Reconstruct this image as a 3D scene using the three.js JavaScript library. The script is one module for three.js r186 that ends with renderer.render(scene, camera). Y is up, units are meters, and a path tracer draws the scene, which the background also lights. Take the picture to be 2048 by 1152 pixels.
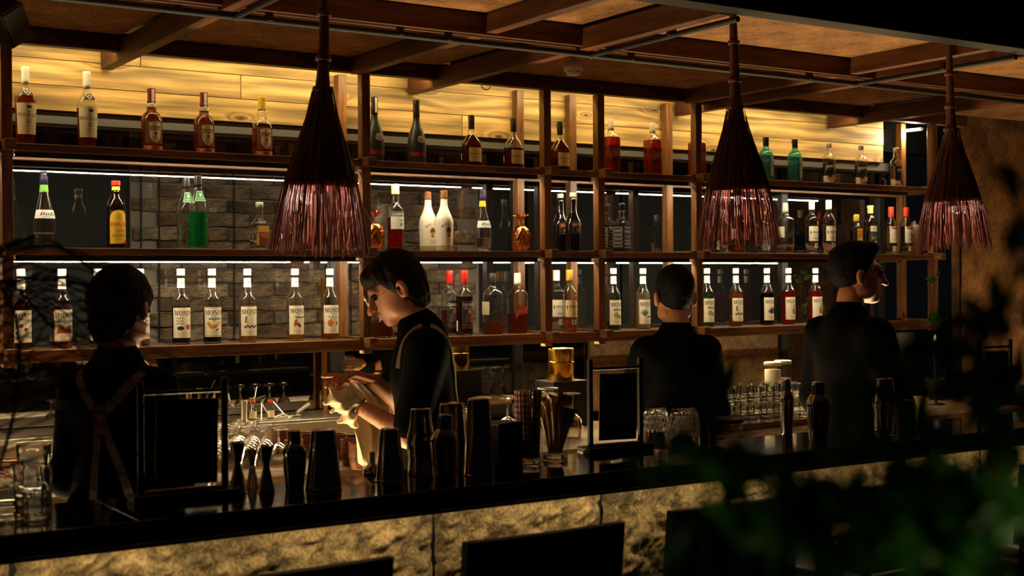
import * as THREE from 'three';
import { mergeGeometries } from 'three/addons/utils/BufferGeometryUtils.js';
import { RoundedBoxGeometry } from 'three/addons/geometries/RoundedBoxGeometry.js';
import { RectAreaLightUniformsLib } from 'three/addons/lights/RectAreaLightUniformsLib.js';

// ---------- camera, night sky, exposure ----------
const scene = new THREE.Scene();
scene.background = new THREE.Color(0.0016, 0.0018, 0.0022);
const camera = new THREE.PerspectiveCamera(24.62, 16 / 9, 0.05, 60);
camera.position.set(0, 1.6, 5.3);
camera.up.set(0.008707,0.999962,-0.000589);
camera.lookAt(0.544632,1.594764,4.461341);
camera.focus = 5.3; camera.userData.fStop = 4.2;
const renderer = new THREE.WebGLRenderer({ antialias: true });
renderer.toneMapping = THREE.LinearToneMapping;
renderer.toneMappingExposure = 1.12;
renderer.shadowMap.enabled = true;
RectAreaLightUniformsLib.init();

// strengths of the strip lights (radiance of the glowing tape)
const LED = { cove: 34, shelf: 105, under: 58, well: 85, apron: 11 };
const WARM = [1, 0.76, 0.35], NEUTRAL = [1, 0.85, 0.56], AMBER = [1, 0.72, 0.36], APRON = [1, 0.8, 0.5];

// ---------- helpers ----------
let seed = 7;
const rnd = (a = 0, b = 1) => { seed = (seed * 1664525 + 1013904223) >>> 0; return a + (b - a) * (seed / 4294967296); };
const V = (x, y, z) => new THREE.Vector3(x, y, z);
const used = {};
function numbered(n) { used[n] = (used[n] ?? -1) + 1; return used[n] ? n + '_' + String(used[n]).padStart(3, '0') : n; }
function mesh(name, geo, mat, parent) {
  const m = new THREE.Mesh(geo, mat); m.name = parent ? name : numbered(name);
  m.castShadow = m.receiveShadow = true; (parent ?? scene).add(m); return m;
}
function thing(name, label, category, at = [0, 0, 0], turn = 0, group) {
  const g = new THREE.Group(); g.name = numbered(name); g.position.set(...at); g.rotation.y = turn;
  g.userData = { label, category }; if (group) g.userData.group = group; scene.add(g); return g;
}
function tag(o, label, category, group) { o.userData = { label, category }; if (group) o.userData.group = group; return o; }
function struct(name, label) { const g = new THREE.Group(); g.name = numbered(name); g.userData = { kind: 'structure', label }; scene.add(g); return g; }
function copy(src, label, at, turn = 0, group, scale) {
  const c = src.clone(); c.name = numbered(src.name.replace(/_\d{3}$/, '')); c.userData = { label, category: src.userData.category };
  if (group ?? src.userData.group) c.userData.group = group ?? src.userData.group;
  c.position.set(...at); c.rotation.set(0, turn, 0); if (scale) c.scale.setScalar(scale); scene.add(c); return c;
}
// a board: uv in metres, u along its longest side
function board(w, h, d, x = 0, y = 0, z = 0, r = 0.003) {
  const g = r ? new RoundedBoxGeometry(w, h, d, 1, Math.min(r, w / 3, h / 3, d / 3)) : new THREE.BoxGeometry(w, h, d);
  const p = g.attributes.position, n = g.attributes.normal, uv = g.attributes.uv, L = [w, h, d], long = L.indexOf(Math.max(...L)), o1 = rnd(0, 3), o2 = rnd(0, 3);
  for (let i = 0; i < p.count; i++) {
    const c = [p.getX(i), p.getY(i), p.getZ(i)], a = [Math.abs(n.getX(i)), Math.abs(n.getY(i)), Math.abs(n.getZ(i))], ax = a.indexOf(Math.max(...a));
    const rest = [0, 1, 2].filter((k) => k !== ax); if (rest[1] === long) rest.reverse();
    uv.setXY(i, c[rest[0]] + o1, c[rest[1]] + o2);
  }
  return g.translate(x, y, z);
}
function rod(a, b, ra, rb = ra, seg = 8, open = false) {
  const d = b.clone().sub(a), L = d.length(), g = new THREE.CylinderGeometry(rb, ra, L, seg, 1, open);
  g.translate(0, L / 2, 0).applyQuaternion(new THREE.Quaternion().setFromUnitVectors(V(0, 1, 0), d.normalize()));
  return g.translate(a.x, a.y, a.z);
}
const tube = (pts, r, n = 24, seg = 6) => new THREE.TubeGeometry(new THREE.CatmullRomCurve3(pts.map((p) => V(...p))), n, r, seg);
const lathe = (pts, seg = 28) => new THREE.LatheGeometry(pts.map((p) => new THREE.Vector2(Math.max(p[0], 0.00001), p[1])), seg);
const merge = (list) => mergeGeometries(list.map((g) => { const q = g.index ? g.toNonIndexed() : g; for (const k of Object.keys(q.attributes)) if (!['position', 'normal', 'uv'].includes(k)) q.deleteAttribute(k); return q; }));

// value noise
const hash = (x, y, z) => { let h = Math.imul(x, 374761393) + Math.imul(y, 668265263) + Math.imul(z, 1274126177); h = Math.imul(h ^ (h >>> 13), 1274126177); return ((h ^ (h >>> 16)) >>> 0) / 4294967296; };
const sm = (t) => t * t * (3 - 2 * t), mix = (a, b, t) => a + (b - a) * t, clamp = (x, a = 0, b = 1) => Math.min(b, Math.max(a, x));
function noise(x, y, z = 0, per = 0) {
  const i = Math.floor(x), j = Math.floor(y), k = Math.floor(z), u = sm(x - i), v = sm(y - j), w = sm(z - k);
  const H = per ? (a, b, c) => hash(((a % per) + per) % per, ((b % per) + per) % per, c) : hash;
  return mix(mix(mix(H(i, j, k), H(i + 1, j, k), u), mix(H(i, j + 1, k), H(i + 1, j + 1, k), u), v), mix(mix(H(i, j, k + 1), H(i + 1, j, k + 1), u), mix(H(i, j + 1, k + 1), H(i + 1, j + 1, k + 1), u), v), w);
}
const fbm = (x, y, z = 0, o = 4) => { let s = 0, a = 0.5, f = 1; for (let i = 0; i < o; i++) { s += a * noise(x * f, y * f, z * f); a *= 0.5; f *= 2.03; } return s / (1 - 0.5 ** o); };
// a tiling texture from a function (u, v in 0..1) -> grey or [r, g, b] in 0..1
function tex(w, h, fn, srgb = true, rep = 1, repY = rep) {
  const d = new Uint8Array(w * h * 4);
  for (let y = 0; y < h; y++) for (let x = 0; x < w; x++) {
    const c = fn(x / w, y / h), q = Array.isArray(c) ? c : [c, c, c], o = (y * w + x) * 4;
    for (let k = 0; k < 3; k++) d[o + k] = clamp(q[k]) * 255; d[o + 3] = 255;
  }
  const t = new THREE.DataTexture(d, w, h); t.wrapS = t.wrapT = THREE.RepeatWrapping; t.magFilter = THREE.LinearFilter; t.minFilter = THREE.LinearMipmapLinearFilter;
  t.repeat.set(rep, repY); if (srgb) t.colorSpace = THREE.SRGBColorSpace; t.needsUpdate = true; return t;
}
// noise that repeats over 0..1 with px / py cells
const tn = (u, v, px, py, k = 0) => { const x = u * px, y = v * py, i = Math.floor(x), j = Math.floor(y), a = sm(x - i), b = sm(y - j), H = (p, q) => hash(((p % px) + px) % px, ((q % py) + py) % py, k); return mix(mix(H(i, j), H(i + 1, j), a), mix(H(i, j + 1), H(i + 1, j + 1), a), b); };
const grain = (u, v, k) => 0.5 * tn(u, v, 6, 60, k) + 0.3 * tn(u, v, 14, 150, k + 1) + 0.2 * tn(u, v, 40, 300, k + 2);

// ---------- materials ----------
const std = (o) => new THREE.MeshStandardMaterial(o), phy = (o) => new THREE.MeshPhysicalMaterial(o);
const woodTex = tex(512, 512, (u, v) => { const g = grain(u, v, 11), t = 0.62 + 0.5 * (g - 0.5) + 0.25 * (tn(u, v, 3, 5, 90) - 0.5); return [t, t * 0.97, t * 0.93]; });
const woodBump = tex(512, 512, (u, v) => grain(u, v, 11), false);
const plankTex = tex(1024, 512, (u, v) => {
  // flat-sawn figure: growth rings bent round a few knots
  let w = v * 9 + 1.3 * tn(u, v, 3, 4, 21) + 0.5 * tn(u, v, 7, 9, 22), kn = 0;
  for (const [ku, kv, s] of [[0.18, 0.3, 0.05], [0.62, 0.62, 0.06], [0.86, 0.2, 0.035], [0.42, 0.85, 0.04]]) { const du = Math.min(Math.abs(u - ku), 1 - Math.abs(u - ku)), dv = Math.min(Math.abs(v - kv), 1 - Math.abs(v - kv)), q = Math.exp(-((du * du) / (s * s) + (dv * dv) / (s * s * 0.7))); w += 2.2 * q; kn = Math.max(kn, Math.exp(-((du * du + dv * dv) / (s * s * 0.06))) + 0.35 * q); }
  const ring = 0.5 + 0.5 * Math.sin(w * 6.28), g = grain(u, v, 31), t = 0.76 + 0.22 * (ring - 0.5) + 0.34 * (g - 0.5) - 0.5 * kn + 0.42 * (tn(u, v, 4, 3, 77) - 0.5) + 0.2 * (tn(u, v, 9, 14, 78) - 0.5);
  return [t, t * (0.93 - 0.06 * kn), t * (0.8 - 0.1 * kn)];
}, true, 0.7, 1.7);
const matTex = tex(512, 512, (u, v) => { const a = Math.floor(u * 64), b = Math.floor(v * 64), over = (a + b) % 2, t = 0.72 + 0.3 * (hash(over ? b : a, over ? a >> 2 : b >> 2, 5) - 0.5) + 0.22 * (tn(u, v, 6, 6, 8) - 0.5); return [t, t * 0.95, t * 0.88]; }, true, 2.2);
const matBump = tex(512, 512, (u, v) => { const a = Math.floor(u * 64), b = Math.floor(v * 64); return (a + b) % 2 ? Math.sin((u * 64 - a) * Math.PI) : Math.sin((v * 64 - b) * Math.PI); }, false, 2.2);
const clothBump = tex(256, 256, (u, v) => 0.5 + 0.25 * Math.sin(u * 6.283 * 60) + 0.25 * Math.sin(v * 6.283 * 60), false, 6);
const plasterTex = tex(512, 512, (u, v) => { const t = 0.62 + 0.3 * (tn(u, v, 5, 5, 41) - 0.5) + 0.25 * (tn(u, v, 17, 17, 42) - 0.5) + 0.2 * (tn(u, v, 70, 70, 43) - 0.5); return [t, t * 0.95, t * 0.86]; }, true, 0.8);
const M = {
  shelfWood: std({ color: 0xc0834a, map: woodTex, bumpMap: woodBump, bumpScale: 0.0004, roughness: 0.42 }),
  beam: std({ color: 0x8c5229, map: woodTex, bumpMap: woodBump, bumpScale: 0.0006, roughness: 0.55 }),
  darkBeam: std({ color: 0x241a14, map: woodTex, bumpMap: woodBump, bumpScale: 0.0006, roughness: 0.6 }),
  plank: std({ color: 0xe6ca92, map: plankTex, roughness: 0.55 }),
  matting: std({ color: 0xc8925a, map: matTex, bumpMap: matBump, bumpScale: 0.003, roughness: 0.8 }),
  granite: phy({ color: 0x0a0a0b, map: tex(256, 256, (u, v) => 0.7 + 0.5 * (hash(Math.floor(u * 256), Math.floor(v * 256), 3) - 0.5), true, 6), roughness: 0.09, clearcoat: 0.6, clearcoatRoughness: 0.04 }),
  stone: std({ color: 0xc7ae7c, map: tex(512, 512, (u, v) => { const t = 0.68 + 0.35 * (tn(u, v, 9, 9, 51) - 0.5) + 0.3 * (tn(u, v, 31, 31, 52) - 0.5) + 0.35 * (tn(u, v, 120, 120, 53) - 0.5); return [t, t * 0.96, t * 0.87]; }, true, 1.6), roughness: 0.95 }),
  plaster: std({ color: 0xb98c56, map: plasterTex, roughness: 0.92 }),
  panelTan: std({ color: 0xb89360, map: plasterTex, roughness: 0.8 }),
  floor: std({ color: 0x3a332c, roughness: 0.6 }),
  black: std({ color: 0x0b0a0a, roughness: 0.5 }),
  blackSatin: std({ color: 0x100d0c, roughness: 0.35 }),
  pipe: std({ color: 0x100b08, roughness: 0.6 }),
  frame: std({ color: 0x1d1e20, roughness: 0.4 }),
  headerGrey: std({ color: 0x6c6c6a, roughness: 0.35 }),
  pane: phy({ color: 0xe6e8e8, transmission: 1, roughness: 0.0, ior: 2.35, thickness: 0 }),
  smokedMirror: std({ color: 0x9c968c, metalness: 1, roughness: 0.02 }),
  brass: std({ color: 0xd9a23c, metalness: 1, roughness: 0.22 }),
  steel: std({ color: 0xc9c6c0, metalness: 1, roughness: 0.28 }),
  chrome: std({ color: 0xdedad6, metalness: 1, roughness: 0.1 }),
  gunmetal: std({ color: 0xa8a09c, metalness: 1, roughness: 0.07 }),
  copper: std({ color: 0xe08a52, metalness: 1, roughness: 0.2 }),
  glass: phy({ color: 0xf4f6f4, transmission: 1, roughness: 0.0, ior: 1.5, thickness: 0 }),
  bottleGlass: phy({ color: 0xfafbfa, transmission: 1, roughness: 0.0, ior: 1.5, thickness: 0.003 }),
  crystal: phy({ color: 0xf6f4f2, transmission: 1, roughness: 0.02, ior: 1.52, thickness: 0.01 }),
  white: std({ color: 0xe9e4da, roughness: 0.5 }),
  shirt: phy({ color: 0x070707, bumpMap: clothBump, bumpScale: 0.0004, roughness: 0.95, specularIntensity: 0.12 }),
  trousers: phy({ color: 0x070707, roughness: 0.95, specularIntensity: 0.12 }),
  hair: phy({ color: 0x070504, roughness: 0.75, specularIntensity: 0.3 }),
  hairBrown: phy({ color: 0x140b07, roughness: 0.7, specularIntensity: 0.35 }),
  skin: phy({ color: 0xb87c58, roughness: 0.5, sheen: 0.2 }),
  strap: std({ color: 0x8a7a62, roughness: 0.7 }),
  leather: std({ color: 0x7a4424, roughness: 0.6 }),
  towel: std({ color: 0xd8c8a4, bumpMap: clothBump, bumpScale: 0.001, roughness: 0.95 }),
  redwood: std({ color: 0x8a4c22, map: woodTex, roughness: 0.5 }),
};
const glow = (rgb, k) => std({ color: 0x000000, emissive: new THREE.Color(...rgb), emissiveIntensity: k });

// a strip of LED tape along x with the light that it gives off; dir = where it points
function ledStrip(x0, x1, y, z, w, rgb, k, dir, label, lip = 0) {
  const t = thing('led_strip_light', label, 'strip light', [(x0 + x1) / 2, y, z]);
  const d = V(...dir).normalize(), L = x1 - x0, q = new THREE.Quaternion().setFromUnitVectors(V(0, 0, 1), d);
  mesh('channel', new THREE.BoxGeometry(L, w * 1.4, 0.003).applyQuaternion(q).translate(...d.clone().multiplyScalar(-0.0025).toArray()), M.black, t);
  if (lip) { mesh('lip', new THREE.BoxGeometry(L, 0.02, 0.002).translate(0, 0.002, lip), M.black, t); mesh('hanger', new THREE.BoxGeometry(L, 0.011, 0.004).translate(0, 0.0078, lip - 0.004), M.black, t); }
  mesh('diffuser', new THREE.PlaneGeometry(L, w).applyQuaternion(q), glow(rgb, k), t);
  const a = new THREE.RectAreaLight(new THREE.Color(...rgb), k, L, w); a.name = 'strip_glow';
  a.position.copy(d).multiplyScalar(0.002); a.quaternion.setFromUnitVectors(V(0, 0, -1), d); t.add(a);
  return t;
}
ledStrip(0.05, 6.3, 2.568, -0.068, 0.014, WARM, LED.cove, [0, -1, -0.9], 'warm strip hidden behind the ceiling fascia, washing the pale boards above the bottles');
const BAYS = [[0.0, 1.1, 'bay beyond the frame before the corner speaker'], [1.175, 2.635, 'widest bay'], [2.71, 3.62, 'bay of the white coconut bottles'], [3.692, 3.946, 'narrowest bay'], [4.02, 4.588, 'bay beside the narrowest'], [4.662, 6.3, 'end bay by the ochre pier']];
for (const [a, b, w] of BAYS) {
  ledStrip(a, b, 2.104, -0.05, 0.0055, NEUTRAL, LED.shelf, [0, -1, -0.6], 'white tape under the upper shelf in the ' + w, 0.008);
  ledStrip(a, b === 6.3 ? 5.95 : b, 1.7015, -0.05, 0.0055, NEUTRAL, LED.shelf, [0, -1, -0.6], 'white tape under the middle shelf in the ' + w, 0.008);
  ledStrip(a, b, 1.302, -0.05, 0.016, AMBER, LED.under, [0, -1, 0.45], 'amber tape under the bottom shelf in the ' + w);
}
ledStrip(0.5, 6.2, 0.3, 0.86, 0.06, AMBER, LED.well, [0, 0.8, 1], 'amber tape along the foot of the back counter lighting the aisle');
ledStrip(-0.4, 5.6, 1.017, 2.405, 0.012, APRON, LED.apron, [0, -1, -0.3], 'amber tape under the front edge of the black bar top grazing the stone');
// ---------- the setting ----------
{ const f = struct('floor', 'dark floor behind and before the bar'); mesh('slab', board(14, 0.1, 10, 3.5, -0.05, 3, 0), M.floor, f); }
{ // ceiling: woven matting between beams
  const c = struct('ceiling', 'woven matting ceiling framed by dark brown beams');
  const xs = [-1.2, 1.6, 2.62, 3.06, 4.55, 5.9, 7.6], zs = [0.0, 1.11, 1.93];
  for (let i = 0; i < xs.length - 1; i++) for (let j = 0; j < 2; j++)
    mesh('mat_panel', board(xs[i + 1] - xs[i] - 0.06, 0.02, zs[j + 1] - zs[j] - 0.06, (xs[i] + xs[i + 1]) / 2, 2.605, (zs[j] + zs[j + 1]) / 2, 0), M.matting, c);
  mesh('roof_deck', board(9, 0.04, 2.6, 3.2, 2.66, 0.75, 0), M.darkBeam, c);
  mesh('fascia_beam', board(7.4, 0.075, 0.05, 3.1, 2.57, -0.025), M.beam, c);
  mesh('long_beam', board(8.8, 0.085, 0.06, 3.2, 2.555, 1.11), M.beam, c);
  for (const [x, y, z0] of [[1.6, 2.5425, -0.28], [3.06, 2.5425, -0.28], [5.9, 2.5425, -0.28], [2.62, 2.565, 0], [4.55, 2.565, 0], [4.72, 2.5425, -0.28]])
    mesh('cross_beam', board(0.05, 0.085, 1.93 - z0, x, y, (z0 + 1.93) / 2), M.beam, c);
  mesh('edge_beam', board(9, 0.32, 0.09, 3.2, 2.665, 1.975), M.darkBeam, c);
  mesh('edge_trim', board(9, 0.03, 0.03, 3.2, 2.84, 2.04), M.darkBeam, c);
}
{ const c = struct('ceiling', 'dark roof over the seats'); mesh('roof_deck', board(13, 0.05, 6, 3.5, 3.0, 5.0, 0), M.darkBeam, c); }
{ // boards above the shelf
  const w = struct('wall_back', 'pale planks above the shelf and dark wall round the windows');
  const rows = [[2.318, 2.42], [2.422, 2.527], [2.529, 2.64]], ends = [[-0.1, 3.35, 6.385], [-0.1, 2.2, 4.6, 6.385], [-0.1, 1.75, 3.08, 5.2, 6.385]];
  rows.forEach(([a, b], r) => { for (let i = 0; i < ends[r].length - 1; i++) mesh('plank', board(ends[r][i + 1] - ends[r][i] - 0.003, b - a, 0.022 + 0.004 * (r === 2), (ends[r][i] + ends[r][i + 1]) / 2, (a + b) / 2, -0.311 + (r === 1 ? 0.003 : 0), 0.002), M.plank, w); });
  mesh('plank_backing', board(6.485, 0.33, 0.02, 3.1425, 2.48, -0.335, 0), M.black, w);
  mesh('lower_wall', board(9, 0.9, 0.1, 3.2, 0.45, -0.5, 0), M.black, w);
  mesh('upper_wall', board(9, 0.5, 0.1, 3.2, 2.66, -0.52, 0), M.black, w);
}
{ // brick wall beyond the glass
  const w = struct('wall_brick', 'grey whitewashed brick wall seen through the dark glass');
  const x0 = 1.870, x1 = 3.780;
  mesh('mortar', board(x1 - x0, 1.75, 0.06, (x0 + x1) / 2, 1.62, -0.885, 0), std({ color: 0x9a8d84, roughness: 0.95 }), w);
  const bm = [0xd0b8a6, 0xbfa592, 0xdcc8b8, 0xa58c7c].map((c) => std({ color: c, map: plasterTex, roughness: 0.95 }));
  const bw = 0.236, bh = 0.068, bg = [0, 1, 2].map(() => { const g = new THREE.BoxGeometry(bw - 0.012, bh - 0.011, 0.02, 3, 2, 1), p = g.attributes.position; for (let i = 0; i < p.count; i++) if (p.getZ(i) > 0) p.setXYZ(i, p.getX(i) + rnd(-0.004, 0.004), p.getY(i) + rnd(-0.004, 0.004), p.getZ(i) + rnd(-0.005, 0.004)); g.computeVertexNormals(); return g; });
  let row = 0;
  for (let y = 1.02; y < 2.36; y += bh, row++) for (let x = x0 + (row % 2 ? bw / 2 : 0); x < x1 - bw * 0.6; x += bw)
    mesh('brick', bg[(rnd(0, 3)) | 0], bm[(rnd(0, 4)) | 0], w).position.set(x + bw / 2, y, -0.849 + rnd(-0.003, 0.003));
  for (const px of [1.906, 1.992, 2.363, 2.992]) mesh('cable', rod(V(px, 0.95, -0.832), V(px + 0.01, 2.35, -0.832), 0.0045), M.black, w);
  mesh('side_wall', board(x0 + 0.4, 1.75, 0.06, (x0 - 0.4) / 2, 1.62, -0.9, 0), std({ color: 0x1c1a1a, roughness: 0.7 }), w);
  const dm = std({ color: 0x262425, map: woodTex, roughness: 0.7 });
  for (let i = 0, x = x1; x < 5.9; i++, x += 0.335) mesh('wall_board', board(0.325, 1.75, 0.03, x + 0.167, 1.62, -0.9 + (i % 2) * 0.006), dm, w);
}
{ // glass behind the shelf
  const xs = [-0.5, 2.699, 3.724, 5.62, 6.46];
  for (let i = 0; i < 4; i++) {
    const w = struct('window_' + (i + 1), 'dark window pane behind the shelf'), a = xs[i], b = xs[i + 1];
    mesh('pane', new THREE.PlaneGeometry(b - a - 0.03, 1.0).translate((a + b) / 2, 1.81, -0.41), M.pane, w);
    mesh('mirror_pane', new THREE.BoxGeometry(b - a - 0.03, 0.335, 0.004).translate((a + b) / 2, 1.14, -0.41), M.smokedMirror, w);
    mesh('mullion', board(i === 0 ? 0.075 : 0.05, 1.42, 0.06, b + 0.012, 1.63, -0.42), M.frame, w);
    mesh('header', board(b - a, 0.05, 0.07, (a + b) / 2, 2.29, -0.355), M.headerGrey, w); mesh('header_edge', board(b - a, 0.012, 0.02, (a + b) / 2, 2.262, -0.34), M.headerGrey, w);
    mesh('sill', board(b - a, 0.05, 0.06, (a + b) / 2, 0.945, -0.43), M.frame, w);
  }
}
{ // right hand plaster wall and pier
  const w = struct('wall_right', 'rough ochre plaster pier at the end of the bar');
  const g = new THREE.PlaneGeometry(1.6, 2.7, 40, 60), p = g.attributes.position;
  for (let i = 0; i < p.count; i++) p.setZ(i, 0.03 * fbm(p.getX(i) * 3, p.getY(i) * 3, 3) + 0.008 * fbm(p.getX(i) * 22, p.getY(i) * 22, 5)); g.computeVertexNormals();
  for (let i = 0; i < p.count; i++) g.attributes.uv.setXY(i, p.getX(i), p.getY(i));
  mesh('pier_face', g.translate(6.814 + 0.8, 1.33, -0.08), M.plaster, w);
  mesh('pier_core', board(1.6, 2.7, 0.06, 6.814 + 0.81, 1.33, -0.115), M.plaster, w);
  mesh('end_wall', board(0.1, 2.8, 3, 8.3, 1.4, 1, 0), M.plaster, w);
}
{ const w = struct('wall_left', 'dark wall closing the bar beyond the frame'); mesh('wall_board', board(0.08, 2.7, 2.6, -1.1, 1.35, 0.8, 0), M.darkBeam, w); }

// ---------- bar with stone front ----------
{
  const b = thing('bar_counter', 'black polished granite bar with rough stone front', 'bar counter');
  const z0 = 2.08, z1 = 2.432, y1 = 1.08;
  for (const [a, c] of [[-0.5, 0.884], [0.8855, 3.9], [3.9015, 6.2]]) { const s = mesh('top_slab', board(c - a, 0.052, z1 - z0, (a + c) / 2, y1 - 0.026, (z0 + z1) / 2, 0.003), M.granite, b); }
  mesh('core', board(6.7, 1.0, 0.1, 2.85, 0.5, 2.25, 0), M.black, b);
  mesh('inner_shelf', board(6.7, 0.03, 0.3, 2.85, 0.84, 2.05), M.steel, b);
  // rough stone slabs: broken faces with real relief, dressed edges at the joints
  const joints = [-0.5, 0.643 , 1.697, 2.243, 3.05, 3.9, 4.7, 5.5, 6.2];
  for (let i = 0; i < joints.length - 1; i++) {
    const x0 = joints[i] + 0.004, x1 = joints[i + 1] - 0.004, W = x1 - x0, H = 1.015, nx = Math.round(W / 0.0075), ny = Math.round(H / 0.0075), g = new THREE.PlaneGeometry(W, H, nx, ny), p = g.attributes.position;
    for (let k = 0; k < p.count; k++) {
      const x = p.getX(k) + (x0 + x1) / 2, y = p.getY(k) + H / 2, e = clamp(Math.min(x - x0, x1 - x) / 0.025), s = i * 9.1;
      const wx = x + 0.05 * noise(x * 14, y * 14, s), wy = y + 0.05 * noise(x * 14, y * 14, s + 4);
      const r1 = Math.abs(noise(wx * 16 + wy * 7, wy * 24 - wx * 8, s) - 0.5) * 2, r2 = Math.abs(noise(wx * 42 + wy * 18, wy * 58, s + 2) - 0.5) * 2;
      let d = 0.022 * (fbm(x * 6, y * 7, s) - 0.5) + 0.02 * r1 + 0.013 * r2 + 0.006 * noise(x * 130, y * 130, s) + 0.018 * noise(x * 2.1, y * 3, s);
      if (i === 3) { const q = Math.abs((x - 2.296) + (y - 0.93) * -0.36); if (q < 0.017) d *= 0.25; }
      p.setXYZ(k, x, y, 2.302 + (d * 1.15) * (0.35 + 0.65 * sm(e)) - 0.01 * (1 - sm(e)));
    }
    g.computeVertexNormals(); for (let k = 0; k < p.count; k++) g.attributes.uv.setXY(k, p.getX(k), p.getY(k));
    mesh('stone_slab', g, M.stone, b);
  }
}
// ---------- back counter ----------
{
  const c = thing('back_counter', 'back counter with pale wooden worktop under the bottle shelf', 'counter');
  mesh('worktop', board(5.8, 0.04, 0.84, 3.4, 0.88, 0.42), std({ color: 0xcaa468, map: woodTex, roughness: 0.5 }), c);
  mesh('cabinet', board(5.8, 0.86, 0.78, 3.4, 0.43, 0.4, 0), M.black, c);
  const s = thing('steel_ledge', 'brushed steel ledge behind the glassware, holding bar tools', 'ledge');
  mesh('top', board(2.2, 0.012, 0.36, 2.1, 0.998, -0.19), M.steel, s); mesh('apron', board(2.2, 0.072, 0.01, 2.1, 0.956, -0.012), M.steel, s); mesh('box', board(2.16, 0.09, 0.33, 2.1, 0.946, -0.19, 0), M.frame, s);
}
{ // backsplash panels of the right half
  const w = thing('backsplash', 'tan stone panels below the shelf behind the crossed-arm bartender', 'wall panel');
  const x = [4.180, 4.506, 4.544, 5.556];
  mesh('panel', board(x[1] - x[0], 0.42, 0.02, (x[0] + x[1]) / 2, 1.11, -0.39), M.panelTan, w); mesh('panel', board(x[3] - x[2], 0.42, 0.02, (x[2] + x[3]) / 2, 1.11, -0.39), M.panelTan, w);
  mesh('divider', board(x[2] - x[1], 0.42, 0.012, (x[1] + x[2]) / 2, 1.11, -0.395), M.frame, w);
  const b = thing('brass_post', 'slim brass post standing before the dark mullion', 'post'); mesh('bar', board(0.02, 0.62, 0.02, 2.628, 1.0 + 0.31, -0.365, 0.002), M.brass, b); mesh('edge', board(0.006, 0.62, 0.024, 2.628 - 0.009, 1.31, -0.363, 0.001), M.brass, b);
}

// ---------- bottle shelf ----------
const SH = [1.343, 1.743, 2.146];   // tops of the three shelves
{
  const s = thing('bottle_shelf', 'reddish wooden open shelving of three tiers filled with bottles', 'shelf');
  const posts = [-0.04, 1.138, 2.672, 3.656, 3.982, 4.625, 6.5], pw = 0.042;
  for (const x of posts) {
    mesh('front_post', board(pw, 2.53 - 1.28, 0.045, x, (2.53 + 1.28) / 2, -0.0225), M.shelfWood, s);
    mesh('back_post', board(pw, 2.56 - 1.28, 0.045, x, (2.56 + 1.28) / 2, -0.262), M.shelfWood, s);
    for (const y of SH) mesh('bearer', board(pw, 0.042, 0.345, x, y - 0.011, -0.1125), M.shelfWood, s);
  }
  SH.forEach((y, k) => {
    for (let i = 0; i < posts.length - 1; i++) {
      const a = posts[i] + pw / 2 + 0.001, b = posts[i + 1] - pw / 2 - 0.001;
      mesh('shelf_board', board(b - a, 0.028, 0.285, (a + b) / 2, y - 0.014, -0.1425, 0.002), M.shelfWood, s);
      if (!k) mesh('front_rail', board(b - a, 0.02, 0.03, (a + b) / 2, y - 0.038, -0.017), M.shelfWood, s);
      mesh('back_rail', board(b - a, 0.014, 0.03, (a + b) / 2, y - 0.035, -0.268), M.shelfWood, s);
    }
  });
}
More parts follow.
